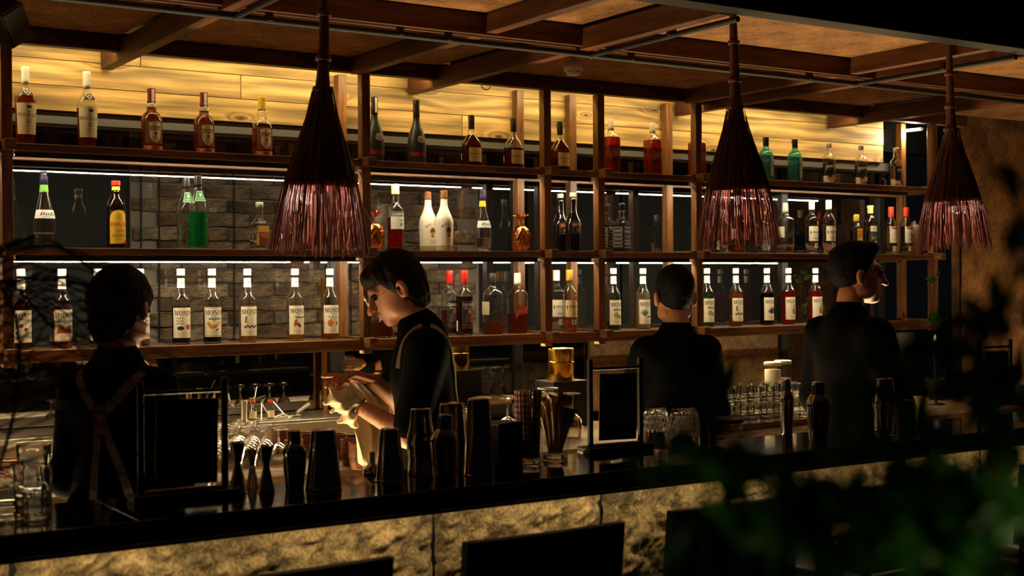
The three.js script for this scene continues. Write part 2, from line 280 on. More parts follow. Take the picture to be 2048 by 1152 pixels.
// ---------- pipes and ceiling fittings ----------
{
  const p = thing('conduit_pipe', 'black conduit running along under the long ceiling beam', 'pipe');
  mesh('pipe', rod(V(-0.5, 2.487, 1.11), V(7.4, 2.487, 1.11), 0.012), M.pipe, p);
  for (const x of [1.75, 2.25, 2.45, 3.3, 3.85, 4.3]) mesh('clip', board(0.02, 0.035, 0.03, x, 2.5, 1.11), M.pipe, p);
  const spots = [[1.63, 'nearest the corner speaker'], [3.1, 'beside the smoke detector'], [4.6, 'leading to the last twig lamp']];
  for (const [x, w] of spots) { const q = thing('branch_pipe', 'thin black conduit crossing the ceiling, ' + w, 'pipe'); mesh('pipe', rod(V(x, 2.487, 1.11), V(x, 2.487, 1.95), 0.011), M.pipe, q); mesh('elbow', new THREE.SphereGeometry(0.016, 10, 8).translate(x, 2.487, 1.11), M.pipe, q); mesh('clip', board(0.035, 0.03, 0.02, x, 2.5, 1.6), M.pipe, q); }
  const d = thing('smoke_detector', 'white round smoke detector hanging under the matting', 'detector', [3.417, 2.508, 0.55]);
  mesh('base', lathe([[0, 0.062], [0.042, 0.062], [0.044, 0.03], [0.042, 0.026]]), M.white, d); mesh('head', lathe([[0.042, 0.026], [0.04, 0.016], [0.03, 0.012], [0.03, 0.002], [0.024, 0], [0, 0]]), M.white, d);
  for (const a of [-0.5, 0.5, 1.6, 2.7, 3.8]) mesh('vent', new THREE.BoxGeometry(0.024, 0.007, 0.004).translate(0, 0.017, 0.037).rotateY(a - 0.55), M.black, d);
  mesh('stem', rod(V(0, 0.06, 0), V(0, 2.595 - 2.508, 0), 0.012), M.white, d);
  const s = thing('corner_speaker', 'small black speaker tilted at the ceiling corner', 'speaker', [0.992, 2.472, 0.7]);
  const sb = new THREE.Group(); sb.name = 'cabinet'; const q = mesh('cabinet', board(0.1, 0.13, 0.1, 0, 0, 0, 0.008), M.black, s); q.rotation.set(0.35, 0.5, 0.5);
  const gr = mesh('grille', board(0.085, 0.115, 0.004, 0, 0, 0.052), std({ color: 0x2a2624, roughness: 0.6 }), s); gr.rotation.copy(q.rotation); gr.position.set(0, 0, 0);
  mesh('bracket', rod(V(-0.03, 0.0, -0.03), V(-0.05, 0.2, -0.06), 0.01), M.black, s);
  const w = thing('cable_loop', 'dark coiled cable hanging below the ceiling beam', 'cable'); mesh('coil', new THREE.TorusGeometry(0.026, 0.003, 6, 24).translate(3.340, 2.542, -0.06), M.black, w);
  const wall = thing('bulb_lamp', 'clear glass bulb on the beam beside the ochre pier', 'lamp', [6.523, 2.720, 0.2]);
  mesh('bulb', new THREE.SphereGeometry(0.035, 20, 14), M.glass, wall); mesh('socket', rod(V(0, 0.03, 0), V(0, 0.08, 0), 0.014), M.black, wall);
}

{ // short tube that shows its bright end past the boards
  const a = V(6.551, 2.522, -0.3), b = V(6.485, 2.510, -0.09);
  const t = thing('tube_light', 'short bright tube light at the end of the pale boards', 'tube light'), d = b.clone().sub(a);
  mesh('tube', rod(a, b, 0.008, 0.008, 10), glow([1, 0.85, 0.6], 12), t); mesh('end_cap', rod(b, b.clone().addScaledVector(d, 0.04), 0.009), M.white, t); mesh('end_cap', rod(a.clone().addScaledVector(d, -0.04), a, 0.009), M.white, t);
  const l = new THREE.PointLight(new THREE.Color(1, 0.85, 0.6), 0.5); l.name = 'tube_glow'; l.position.copy(a).lerp(b, 0.5).add(V(0, -0.02, 0)); t.add(l);
}

// ---------- bottles ----------
// rows: [height, half width, half depth, squareness (2 round .. 8 square)]
function smoothRows(rows, n = 5) {
  const out = [];
  for (let i = 0; i < rows.length - 1; i++) {
    const a = rows[Math.max(0, i - 1)], b = rows[i], c = rows[i + 1], d = rows[Math.min(rows.length - 1, i + 2)], steps = Math.abs(c[0] - b[0]) < 0.004 ? 1 : n;
    for (let s = 0; s < steps; s++) {
      const t = s / steps, row = [];
      for (let k = 0; k < 4; k++) {
        const m1 = c[0] - a[0] ? ((c[k] - a[k]) / (c[0] - a[0])) * (c[0] - b[0]) : 0, m2 = d[0] - b[0] ? ((d[k] - b[k]) / (d[0] - b[0])) * (c[0] - b[0]) : 0, lim = 3 * (c[k] - b[k]);
        const q1 = lim === 0 ? 0 : m1 / lim < 0 ? 0 : Math.abs(m1) > Math.abs(lim) ? lim : m1, q2 = lim === 0 ? 0 : m2 / lim < 0 ? 0 : Math.abs(m2) > Math.abs(lim) ? lim : m2;
        const t2 = t * t, t3 = t2 * t;
        row.push(k ? (2 * t3 - 3 * t2 + 1) * b[k] + (t3 - 2 * t2 + t) * q1 + (-2 * t3 + 3 * t2) * c[k] + (t3 - t2) * q2 : mix(b[0], c[0], t));
      }
      out.push(row);
    }
  }
  out.push(rows[rows.length - 1]); return out;
}
const full = (r) => (r.length === 2 ? [r[0], r[1], r[1], 2] : r.length === 3 ? [r[0], r[1], r[1], r[2]] : r);
const ring = (a, k) => { const c = Math.cos(a), s = Math.sin(a); return [Math.sign(c) * Math.abs(c) ** (2 / k), Math.sign(s) * Math.abs(s) ** (2 / k)]; };
function loft(rows, seg = 32, closeTop = true, closeBottom = true, wob) {
  const pos = [], idx = [], uv = [];
  rows.forEach((r, j) => { for (let i = 0; i <= seg; i++) { const a = (i / seg) * Math.PI * 2, [c, s] = ring(a, r[3]), w = wob ? wob(a, r[0]) : 0; pos.push(r[1] * c * (1 + w), r[0], r[2] * s * (1 + w)); uv.push(i / seg, r[0] * 4); } });
  for (let j = 0; j < rows.length - 1; j++) for (let i = 0; i < seg; i++) { const a = j * (seg + 1) + i, b = a + seg + 1; idx.push(a, b, a + 1, b, b + 1, a + 1); }
  const cap = (j, up) => { const c = pos.length / 3; pos.push(0, rows[j][0], 0); uv.push(0, 0); for (let i = 0; i < seg; i++) { const a = j * (seg + 1) + i; up ? idx.push(a, c, a + 1) : idx.push(a, a + 1, c); } };
  if (closeBottom) cap(0, false); if (closeTop) cap(rows.length - 1, true);
  const g = new THREE.BufferGeometry(); g.setAttribute('position', new THREE.Float32BufferAttribute(pos, 3)); g.setAttribute('uv', new THREE.Float32BufferAttribute(uv, 2)); g.setIndex(idx); g.computeVertexNormals();
  const n = g.attributes.normal; rows.forEach((r, j) => { const a = j * (seg + 1), b = a + seg; const v = V(n.getX(a) + n.getX(b), n.getY(a) + n.getY(b), n.getZ(a) + n.getZ(b)).normalize(); n.setXYZ(a, v.x, v.y, v.z); n.setXYZ(b, v.x, v.y, v.z); });
  return g;
}
const at = (rows, y) => { let i = 0; while (i < rows.length - 2 && rows[i + 1][0] < y) i++; const t = clamp((y - rows[i][0]) / Math.max(1e-6, rows[i + 1][0] - rows[i][0])); return [0, 1, 2, 3].map((k) => mix(rows[i][k], rows[i + 1][k], t)); };
// a printed sheet stuck on the glass between two heights and two angles (0 = towards the room)
function sticker(rows, y0, y1, a0, a1, slant = 0, off = 0.0007, nx = 20, ny = 10) {
  const pos = [], uv = [], idx = [];
  for (let j = 0; j <= ny; j++) for (let i = 0; i <= nx; i++) {
    const u = i / nx, v = j / ny, y = mix(y0, y1, v) + slant * (u - 0.5), r = at(rows, y), th = mix(a0, a1, u), [s, c] = ring(Math.PI / 2 - th, r[3]);
    pos.push((r[1] + off) * s, y, (r[2] + off) * c); uv.push(u, v);
  }
  for (let j = 0; j < ny; j++) for (let i = 0; i < nx; i++) { const a = j * (nx + 1) + i, b = a + nx + 1; idx.push(a, a + 1, b, b, a + 1, b + 1); }
  const g = new THREE.BufferGeometry(); g.setAttribute('position', new THREE.Float32BufferAttribute(pos, 3)); g.setAttribute('uv', new THREE.Float32BufferAttribute(uv, 2)); g.setIndex(idx); g.computeVertexNormals(); return g;
}
const mats = {};
const flat = (c, rough = 0.45) => (mats['f' + c + rough] ??= std({ color: c, roughness: rough }));
const liquid = (c, d0 = 0.03, d = d0 * 3.5) => (mats['l' + c + d0] ??= phy({ color: d0 >= 0.2 ? new THREE.Color(1, 1, 1) : new THREE.Color(c).multiplyScalar(1.8), transmission: d0 >= 0.2 ? 1 : 0.76, roughness: 0.02, ior: 1.34, thickness: 0.06, attenuationColor: new THREE.Color(c), attenuationDistance: d }));
const tinted = (c, tr = 1, rough = 0.02) => (mats['t' + c + tr + rough] ??= phy({ color: c, transmission: tr, roughness: rough, ior: 1.5, thickness: 0 }));
// printed label: draw(ctx, w, h)
function print(w, h, bg, draw) {
  const c = document.createElement('canvas'); c.width = w; c.height = h; const x = c.getContext('2d'); x.fillStyle = bg; x.fillRect(0, 0, w, h); x.textAlign = 'center'; x.textBaseline = 'middle'; draw(x, w, h);
  const t = new THREE.CanvasTexture(c); t.colorSpace = THREE.SRGBColorSpace; return std({ map: t, roughness: 0.6 });
}
const word = (x, s, px, py, size, col, font = 'serif', wgt = 'bold ') => { x.fillStyle = col; x.font = wgt + size + 'px ' + font; x.fillText(s, px, py); };
const blob = (x, px, py, rx, ry, col, rot = 0) => { x.fillStyle = col; x.beginPath(); x.ellipse(px, py, rx, ry, rot, 0, 7); x.fill(); };
const lines = (x, px, y0, n, w, col, dy = 8) => { x.fillStyle = col; for (let i = 0; i < n; i++) x.fillRect(px - (w * (1 - 0.12 * (i % 3))) / 2, y0 + i * dy, w * (1 - 0.12 * (i % 3)), 2); };
const CREAM = '#efe3c4', WHITE = '#f2eee2';
const syrup = (pic) => print(192, 208, CREAM, (x, w, h) => { word(x, 'MONIN', w / 2, 38, 46, '#2a160c'); lines(x, w / 2, 60, 1, 70, '#a0885a'); pic(x, w, h); lines(x, w / 2, 176, 3, 100, '#b5a178', 9); x.strokeStyle = '#c9b88c'; x.strokeRect(4, 4, w - 8, h - 8); });
const L = {
  spice: syrup((x, w) => { for (let i = 0; i < 9; i++) blob(x, 40 + (i % 3) * 18, 80 + ((i / 3) | 0) * 22, 6, 4, '#7a4a20', i); x.fillStyle = '#c65a22'; x.fillRect(30, 128, 134, 26); blob(x, 130, 130, 22, 26, '#c4481e'); blob(x, 60, 132, 24, 20, '#d8702a'); }),
  berry: syrup((x) => { for (let i = 0; i < 14; i++) blob(x, 40 + ((i * 37) % 110), 80 + ((i * 23) % 70), 12, 11, i % 3 ? '#7a1420' : '#2f4a22'); }),
  pomegranate: syrup((x) => { for (let i = 0; i < 12; i++) blob(x, 40 + (i % 4) * 16, 74 + ((i / 4) | 0) * 18, 6, 4, '#3d5a2a', i); blob(x, 70, 142, 30, 14, '#2c2a22'); blob(x, 138, 134, 22, 18, '#b8301c'); }),
  banana: syrup((x) => { x.lineWidth = 18; x.strokeStyle = '#e0a82c'; x.beginPath(); x.arc(96, 70, 62, 0.5, 2.6); x.stroke(); x.strokeStyle = '#c98a1e'; x.beginPath(); x.arc(84, 96, 46, 0.7, 2.9); x.stroke(); for (let i = 0; i < 5; i++) blob(x, 60 + i * 22, 82, 16, 5, '#3d5a2a', i); blob(x, 120, 158, 18, 6, '#3d5a2a', -0.5); }),
  vanilla: syrup((x) => { blob(x, 50, 92, 9, 26, '#4c6a2c', 0.2); blob(x, 62, 110, 8, 20, '#d9b54a', -0.4); for (let i = 0; i < 6; i++) blob(x, 44 + i * 20, 146 - (i % 2) * 8, 14, 7, '#5a2a12', 0.4); }),
  almond: syrup((x) => { blob(x, 62, 124, 14, 28, '#b5622a', 0.3); blob(x, 92, 140, 26, 12, '#8c3f1c', 0.5); blob(x, 128, 120, 24, 24, '#e9dcc0'); for (let i = 0; i < 4; i++) blob(x, 70 + i * 24, 84, 16, 5, '#4c5a2c', 0.4 - i * 0.3); }),
  peach: syrup((x) => { blob(x, 66, 132, 27, 25, '#dd7a22'); blob(x, 130, 132, 24, 28, '#e8c9a0', 0.4); blob(x, 132, 134, 9, 12, '#8c3a1c', 0.4); for (let i = 0; i < 8; i++) blob(x, 50 + i * 12, 84 + (i % 3) * 8, 9, 3, '#5a7038', i); }),
  lime: syrup((x) => { for (let i = 0; i < 4; i++) blob(x, 56 + i * 26, 82, 14, 6, '#2c3a1c', 0.6); blob(x, 74, 128, 28, 24, '#a8b048'); blob(x, 118, 140, 22, 20, '#8a9a3a'); }),
  lychee: syrup((x) => { for (let i = 0; i < 7; i++) { x.save(); x.translate(64, 140); x.rotate(-0.9 + i * 0.3); blob(x, 0, -30, 5, 30, '#4f7a4a'); x.restore(); } blob(x, 116, 146, 30, 8, '#5a7a52'); }),
  mint: syrup((x) => { for (let i = 0; i < 9; i++) { x.save(); x.translate(104, 148); x.rotate(-1.2 + i * 0.3); blob(x, 0, -34, 7, 30, '#3c4438'); x.restore(); } }),
  straw: syrup((x) => { blob(x, 110, 100, 12, 40, '#6a6a3c', 0.2); blob(x, 112, 140, 26, 20, '#c43c24'); blob(x, 96, 118, 14, 8, '#3d5a2a'); }),
  neck: print(96, 64, '#f4efe0', (x, w, h) => { lines(x, w / 2, 12, 4, 60, '#cdbf9c', 11); blob(x, w / 2, 30, 8, 6, '#b98a4a'); }),
  malt: print(192, 208, '#ecdcba', (x, w) => { blob(x, 104, 26, 20, 10, '#3a3024'); word(x, 'THE', 100, 58, 12, '#4a3a28'); word(x, 'MACALLAN', 100, 78, 31, '#2a1a10'); lines(x, 100, 96, 1, 110, '#a8946c'); word(x, '12', 100, 124, 36, '#4a3018'); word(x, 'YEARS OLD', 100, 152, 12, '#6a563c'); lines(x, 100, 164, 4, 120, '#b09a70', 10); }),
  maltV: print(64, 48, '#1c1c30', (x, w, h) => { x.strokeStyle = '#ddd0b0'; x.lineWidth = 5; x.beginPath(); x.moveTo(2, 2); x.lineTo(32, 44); x.lineTo(62, 2); x.stroke(); word(x, '12', 32, 14, 18, '#e8dfc8', 'sans-serif'); }),
  blend: print(192, 192, '#6a3a18', (x, w, h) => { x.fillStyle = '#d8c49a'; x.beginPath(); x.moveTo(36, 20); x.quadraticCurveTo(96, -6, 156, 20); x.lineTo(160, 70); x.lineTo(150, 84); x.quadraticCurveTo(168, 150, 96, 188); x.quadraticCurveTo(24, 150, 42, 84); x.lineTo(32, 70); x.fill(); x.fillStyle = '#54301a'; x.fillRect(34, 46, 124, 34); word(x, 'CHIVAS', 97, 64, 33, '#f4e6c4'); blob(x, 98, 108, 14, 16, '#7a4a2a'); word(x, 'REGAL', 96, 140, 16, '#4a2a18'); lines(x, 96, 154, 2, 60, '#8a6a44'); }),
  blendFoot: print(192, 32, '#b4552c', (x) => { word(x, 'XII', 46, 17, 22, '#f0d8a8'); word(x, '12', 150, 17, 22, '#e8c890'); x.fillStyle = '#8a3a1c'; x.fillRect(78, 3, 46, 26); }),
  cognacSeal: print(96, 96, '#231f16', (x) => { blob(x, 48, 48, 46, 46, '#d8b080'); blob(x, 48, 48, 36, 36, '#3a2a1c'); x.strokeStyle = '#e8c8a0'; x.lineWidth = 6; x.beginPath(); x.arc(48, 40, 16, 2, 6); x.moveTo(34, 66); x.lineTo(48, 48); x.lineTo(66, 62); x.stroke(); }),
  redBand: print(192, 32, '#7a1414', (x) => { word(x, 'VSOP', 60, 17, 20, '#b83a2a'); }),
  hennessy: print(128, 144, '#cdae6c', (x, w) => { word(x, 'Hennessy', w / 2, 62, 23, '#5a3c1c', 'serif', 'italic bold '); lines(x, w / 2, 90, 4, 80, '#a8884e', 10); x.strokeStyle = '#8a6a34'; x.strokeRect(5, 5, w - 10, 134); }),
  slantRed: print(192, 72, '#a02818', (x, w, h) => { x.fillStyle = '#7c1c10'; x.fillRect(0, 0, w, 12); word(x, 'JOHNNIE WALKER', w / 2, 42, 19, '#c8623c', 'sans-serif'); }),
  slantBlack: print(192, 72, '#1a1712', (x, w) => { word(x, 'JOHNNIE WALKER', w / 2, 38, 19, '#6a5a34', 'sans-serif'); }),
  slantAmber: print(192, 72, '#7a2a10', (x, w) => { word(x, 'JOHNNIE WALKER', w / 2, 38, 19, '#a85424', 'sans-serif'); }),
  gin: print(96, 160, '#8d8578', (x, w) => { x.strokeStyle = '#3a342c'; x.lineWidth = 4; x.beginPath(); x.ellipse(w / 2, 52, 22, 40, 0, 0, 7); x.stroke(); blob(x, w / 2, 54, 9, 22, '#4a4038'); lines(x, w / 2, 108, 4, 60, '#5a5248', 11); }),
  smallPale: print(96, 48, '#c9ac80', (x, w) => lines(x, w / 2, 12, 3, 70, '#8a7048', 11)),
  bols: print(160, 96, WHITE, (x, w) => { word(x, 'Bols', 84, 46, 50, '#3a3a34', 'serif', 'italic bold '); x.strokeStyle = '#4a4a40'; x.lineWidth = 3; x.beginPath(); x.moveTo(50, 80); x.lineTo(124, 66); x.stroke(); }),
  kahlua: print(160, 208, '#e6b81e', (x, w, h) => { x.fillStyle = '#140c08'; for (const s of [0, 1]) { x.beginPath(); x.moveTo(s * w, 0); x.lineTo(s * w, 62); x.quadraticCurveTo(s * w, 4, w / 2, 0); x.fill(); } blob(x, w / 2, 44, 26, 26, '#c79a1a'); word(x, 'KAHLÚA', w / 2, 88, 37, '#a8240e', 'sans-serif'); lines(x, w / 2, 108, 1, 110, '#7a5a10'); word(x, 'COFFEE', w / 2 + 10, 130, 26, '#8c3a10', 'sans-serif'); word(x, 'LIQUEUR', w / 2, 156, 27, '#8c3a10', 'sans-serif'); lines(x, w / 2, 174, 2, 100, '#a88a1c'); x.fillStyle = '#b02414'; x.beginPath(); x.moveTo(90, 208); x.lineTo(160, 182); x.lineTo(160, 208); x.fill(); }),
  melon: print(96, 96, '#2c6a3c', (x, w) => { x.strokeStyle = '#c8e0c0'; x.lineWidth = 3; x.strokeRect(8, 8, 80, 80); blob(x, w / 2, 36, 12, 16, '#b8d8a8'); lines(x, w / 2, 62, 2, 60, '#e0ecd8', 10); }),
  tequila: print(128, 128, '#c98a34', (x) => { x.fillStyle = '#3f8a3a'; x.fillRect(0, 0, 26, 52); x.fillStyle = '#6a3414'; x.fillRect(40, 40, 88, 88); blob(x, 84, 60, 30, 18, '#a85a24'); blob(x, 20, 96, 14, 24, '#e0b040'); }),
  campari: print(192, 176, '#e9e2d0', (x, w) => { x.fillStyle = '#1c1614'; x.fillRect(0, 0, w, 52); x.strokeStyle = '#e6ddc8'; x.lineWidth = 3; x.strokeRect(4, 4, w - 8, 44); word(x, 'CAMPARI', w / 2, 28, 37, '#f4ecdc', 'sans-serif'); blob(x, w / 2 + 20, 90, 26, 8, '#8aa09a'); blob(x, w / 2 + 20, 130, 17, 17, '#3c4a58'); blob(x, w / 2 + 20, 130, 8, 8, '#b8c0b8'); }),
  coconut: print(192, 208, '#efe6ce', (x, w) => { 'MALIBU'.split('').forEach((c, i) => { const a = -0.75 + i * 0.3; x.save(); x.translate(96 + Math.sin(a) * 92, 118 - Math.cos(a) * 82); x.rotate(a * 0.9); word(x, c, 0, 0, 27, '#4a2a14', 'sans-serif'); x.restore(); }); blob(x, 96, 106, 28, 33, '#e6b01c'); x.fillStyle = '#5a3a14'; x.fillRect(92, 92, 8, 44); for (let i = 0; i < 6; i++) { x.save(); x.translate(96, 92); x.rotate(-1.9 + i * 0.76); blob(x, 0, -16, 6, 18, '#4a3414'); x.restore(); } blob(x, 96, 140, 22, 6, '#7a5a14'); lines(x, 110, 164, 4, 90, '#a8946c', 9); }),
  cream: print(160, 128, '#150f0c', (x, w) => { x.fillStyle = '#8c4422'; x.beginPath(); x.moveTo(8, 20); x.quadraticCurveTo(80, -4, 152, 20); x.lineTo(146, 56); x.quadraticCurveTo(80, 36, 14, 56); x.fill(); word(x, 'BAILEYS', w / 2, 30, 26, '#e0a860'); blob(x, 88, 84, 34, 22, '#b89468'); blob(x, 92, 84, 18, 13, '#4a3420'); word(x, 'ORIGINAL', w / 2, 118, 14, '#a89878'); }),
  tennessee: print(160, 176, '#14110f', (x, w) => { x.strokeStyle = '#b8ac94'; x.lineWidth = 3; x.strokeRect(6, 6, w - 12, 164); x.beginPath(); x.arc(80, 74, 58, 3.5, 5.9); x.stroke(); word(x, "JACK DANIEL'S", w / 2, 44, 18, '#d0c4a8'); word(x, 'Old No.7', w / 2, 82, 20, '#c0b498', 'serif', 'italic '); word(x, 'Tennessee', w / 2, 112, 20, '#b8ac94'); word(x, 'WHISKEY', w / 2, 138, 20, '#b8ac94'); }),
  tennesseeSide: print(64, 176, '#14110f', (x) => { for (let i = 0; i < 5; i++) { x.strokeStyle = '#b0a48c'; x.lineWidth = 4; x.beginPath(); x.arc(32, 28 + i * 32, 17, 3.4, 6.1); x.stroke(); x.fillStyle = '#9c9078'; x.fillRect(12, 29 + i * 32, 40, 6); } }),
  rum: print(192, 176, '#ebe0c2', (x, w) => { blob(x, 22, 74, 8, 22, '#4f5a3a'); word(x, 'BACARDI', 112, 70, 32, '#2c2620', 'sans-serif'); lines(x, 112, 94, 3, 120, '#b09a6c', 9); word(x, 'Superior', 112, 140, 26, '#1f1a16', 'serif', 'italic bold '); lines(x, 112, 160, 1, 100, '#6a5a3c'); }),
  rumGold: print(192, 176, '#e3c88c', (x, w) => { blob(x, 22, 74, 8, 22, '#6a5a2a'); word(x, 'BACARDI', 112, 66, 32, '#2c2014', 'sans-serif'); lines(x, 112, 88, 1, 130, '#8a5a24'); lines(x, 112, 104, 2, 120, '#b08a4c', 9); word(x, 'Oro', 112, 140, 26, '#3a1a10', 'serif', 'italic bold '); }),
  batSeal: print(64, 64, '#d8c9a0', (x) => { blob(x, 32, 32, 31, 31, '#a8321c'); blob(x, 32, 30, 18, 8, '#4a1410'); blob(x, 32, 34, 6, 12, '#4a1410'); }),
  rumFoot: print(96, 56, '#c9bfa2', (x, w) => { blob(x, 48, 28, 10, 10, '#6a6048'); x.strokeStyle = '#9a8f70'; x.strokeRect(4, 4, w - 8, 48); }),
  captain: print(160, 208, '#1b1513', (x, w) => { word(x, 'Captain', 80, 28, 36, '#d8c8a8', 'serif', 'italic bold '); word(x, 'MORGAN', 80, 56, 20, '#c0b090'); blob(x, 92, 112, 30, 46, '#8c1c14'); blob(x, 90, 80, 14, 16, '#b8906c'); blob(x, 66, 124, 22, 40, '#5a5048', 0.4); x.fillStyle = '#c0301c'; x.fillRect(104, 84, 20, 80); x.fillStyle = '#8a3a1c'; x.fillRect(10, 172, 140, 8); lines(x, 80, 188, 2, 110, '#8a7a58'); }),
  bourbon: print(160, 176, '#eee4cc', (x, w) => { word(x, 'JIM', 60, 44, 34, '#2a1a14', 'serif', 'italic bold '); word(x, 'BEAM', 110, 62, 34, '#2a1a14', 'serif', 'italic bold '); blob(x, 90, 92, 19, 18, '#a82818'); x.fillStyle = '#d8c8a0'; x.fillRect(30, 116, 110, 22); word(x, 'BOURBON', 86, 128, 18, '#5a3a24', 'sans-serif'); x.fillStyle = '#22140e'; x.fillRect(0, 148, w, 28); }),
  silver: print(128, 144, '#8f8b80', (x, w) => { lines(x, w / 2, 30, 6, 80, '#5a564c', 12); blob(x, 92, 108, 12, 14, '#7c2a20'); x.fillStyle = '#c8bfa2'; x.fillRect(76, 112, 44, 28); }),
  gordon: print(112, 160, '#e0a81e', (x, w) => { x.fillStyle = '#b8821a'; x.fillRect(8, 8, w - 16, 144); word(x, 'GORDONS', w / 2, 46, 20, '#7a2c10', 'sans-serif'); blob(x, w / 2, 92, 24, 24, '#e6c050'); blob(x, w / 2, 92, 15, 15, '#8a5a14'); lines(x, w / 2, 128, 2, 70, '#7a4a10'); x.fillStyle = '#a83418'; x.fillRect(8, 16, w - 16, 6); }),
  gold: print(112, 80, '#d8caa4', (x, w) => { word(x, 'GIN', w / 2, 36, 30, '#8a7a54', 'serif'); lines(x, w / 2, 58, 2, 80, '#b0a27c'); }),
  leafy: print(112, 112, '#4a4536', (x, w) => { for (let i = 0; i < 14; i++) blob(x, (i * 41) % 112, (i * 29) % 112, 18, 9, i % 2 ? '#8f8868' : '#2a281e', i); x.fillStyle = '#ddd0ae'; x.fillRect(52, 56, 54, 44); }),
  vodka: print(144, 192, '#d9cfb4', (x, w) => { x.fillStyle = '#7c2414'; x.beginPath(); x.moveTo(10, 0); x.lineTo(134, 0); x.lineTo(128, 30); x.lineTo(72, 46); x.lineTo(16, 30); x.fill(); word(x, 'SMIRNOFF', w / 2, 16, 22, '#e0c8a0', 'sans-serif'); blob(x, 84, 86, 24, 30, '#8a8068'); blob(x, 84, 84, 14, 20, '#d0c4a4'); x.strokeStyle = '#4a4436'; x.lineWidth = 3; x.beginPath(); x.arc(84, 86, 34, 0.3, 5); x.stroke(); word(x, 'VODKA', w / 2, 148, 22, '#6a5a44', 'serif'); lines(x, w / 2, 168, 2, 90, '#a89a7c'); }),
  galliano: print(64, 112, '#d8862c', (x, w) => { x.fillStyle = '#e8ddc0'; x.fillRect(6, 58, 52, 50); lines(x, 32, 70, 3, 40, '#8a6a3c', 11); }),
  blank: print(32, 32, '#d9cba6', () => {}),
};
const PI = Math.PI;
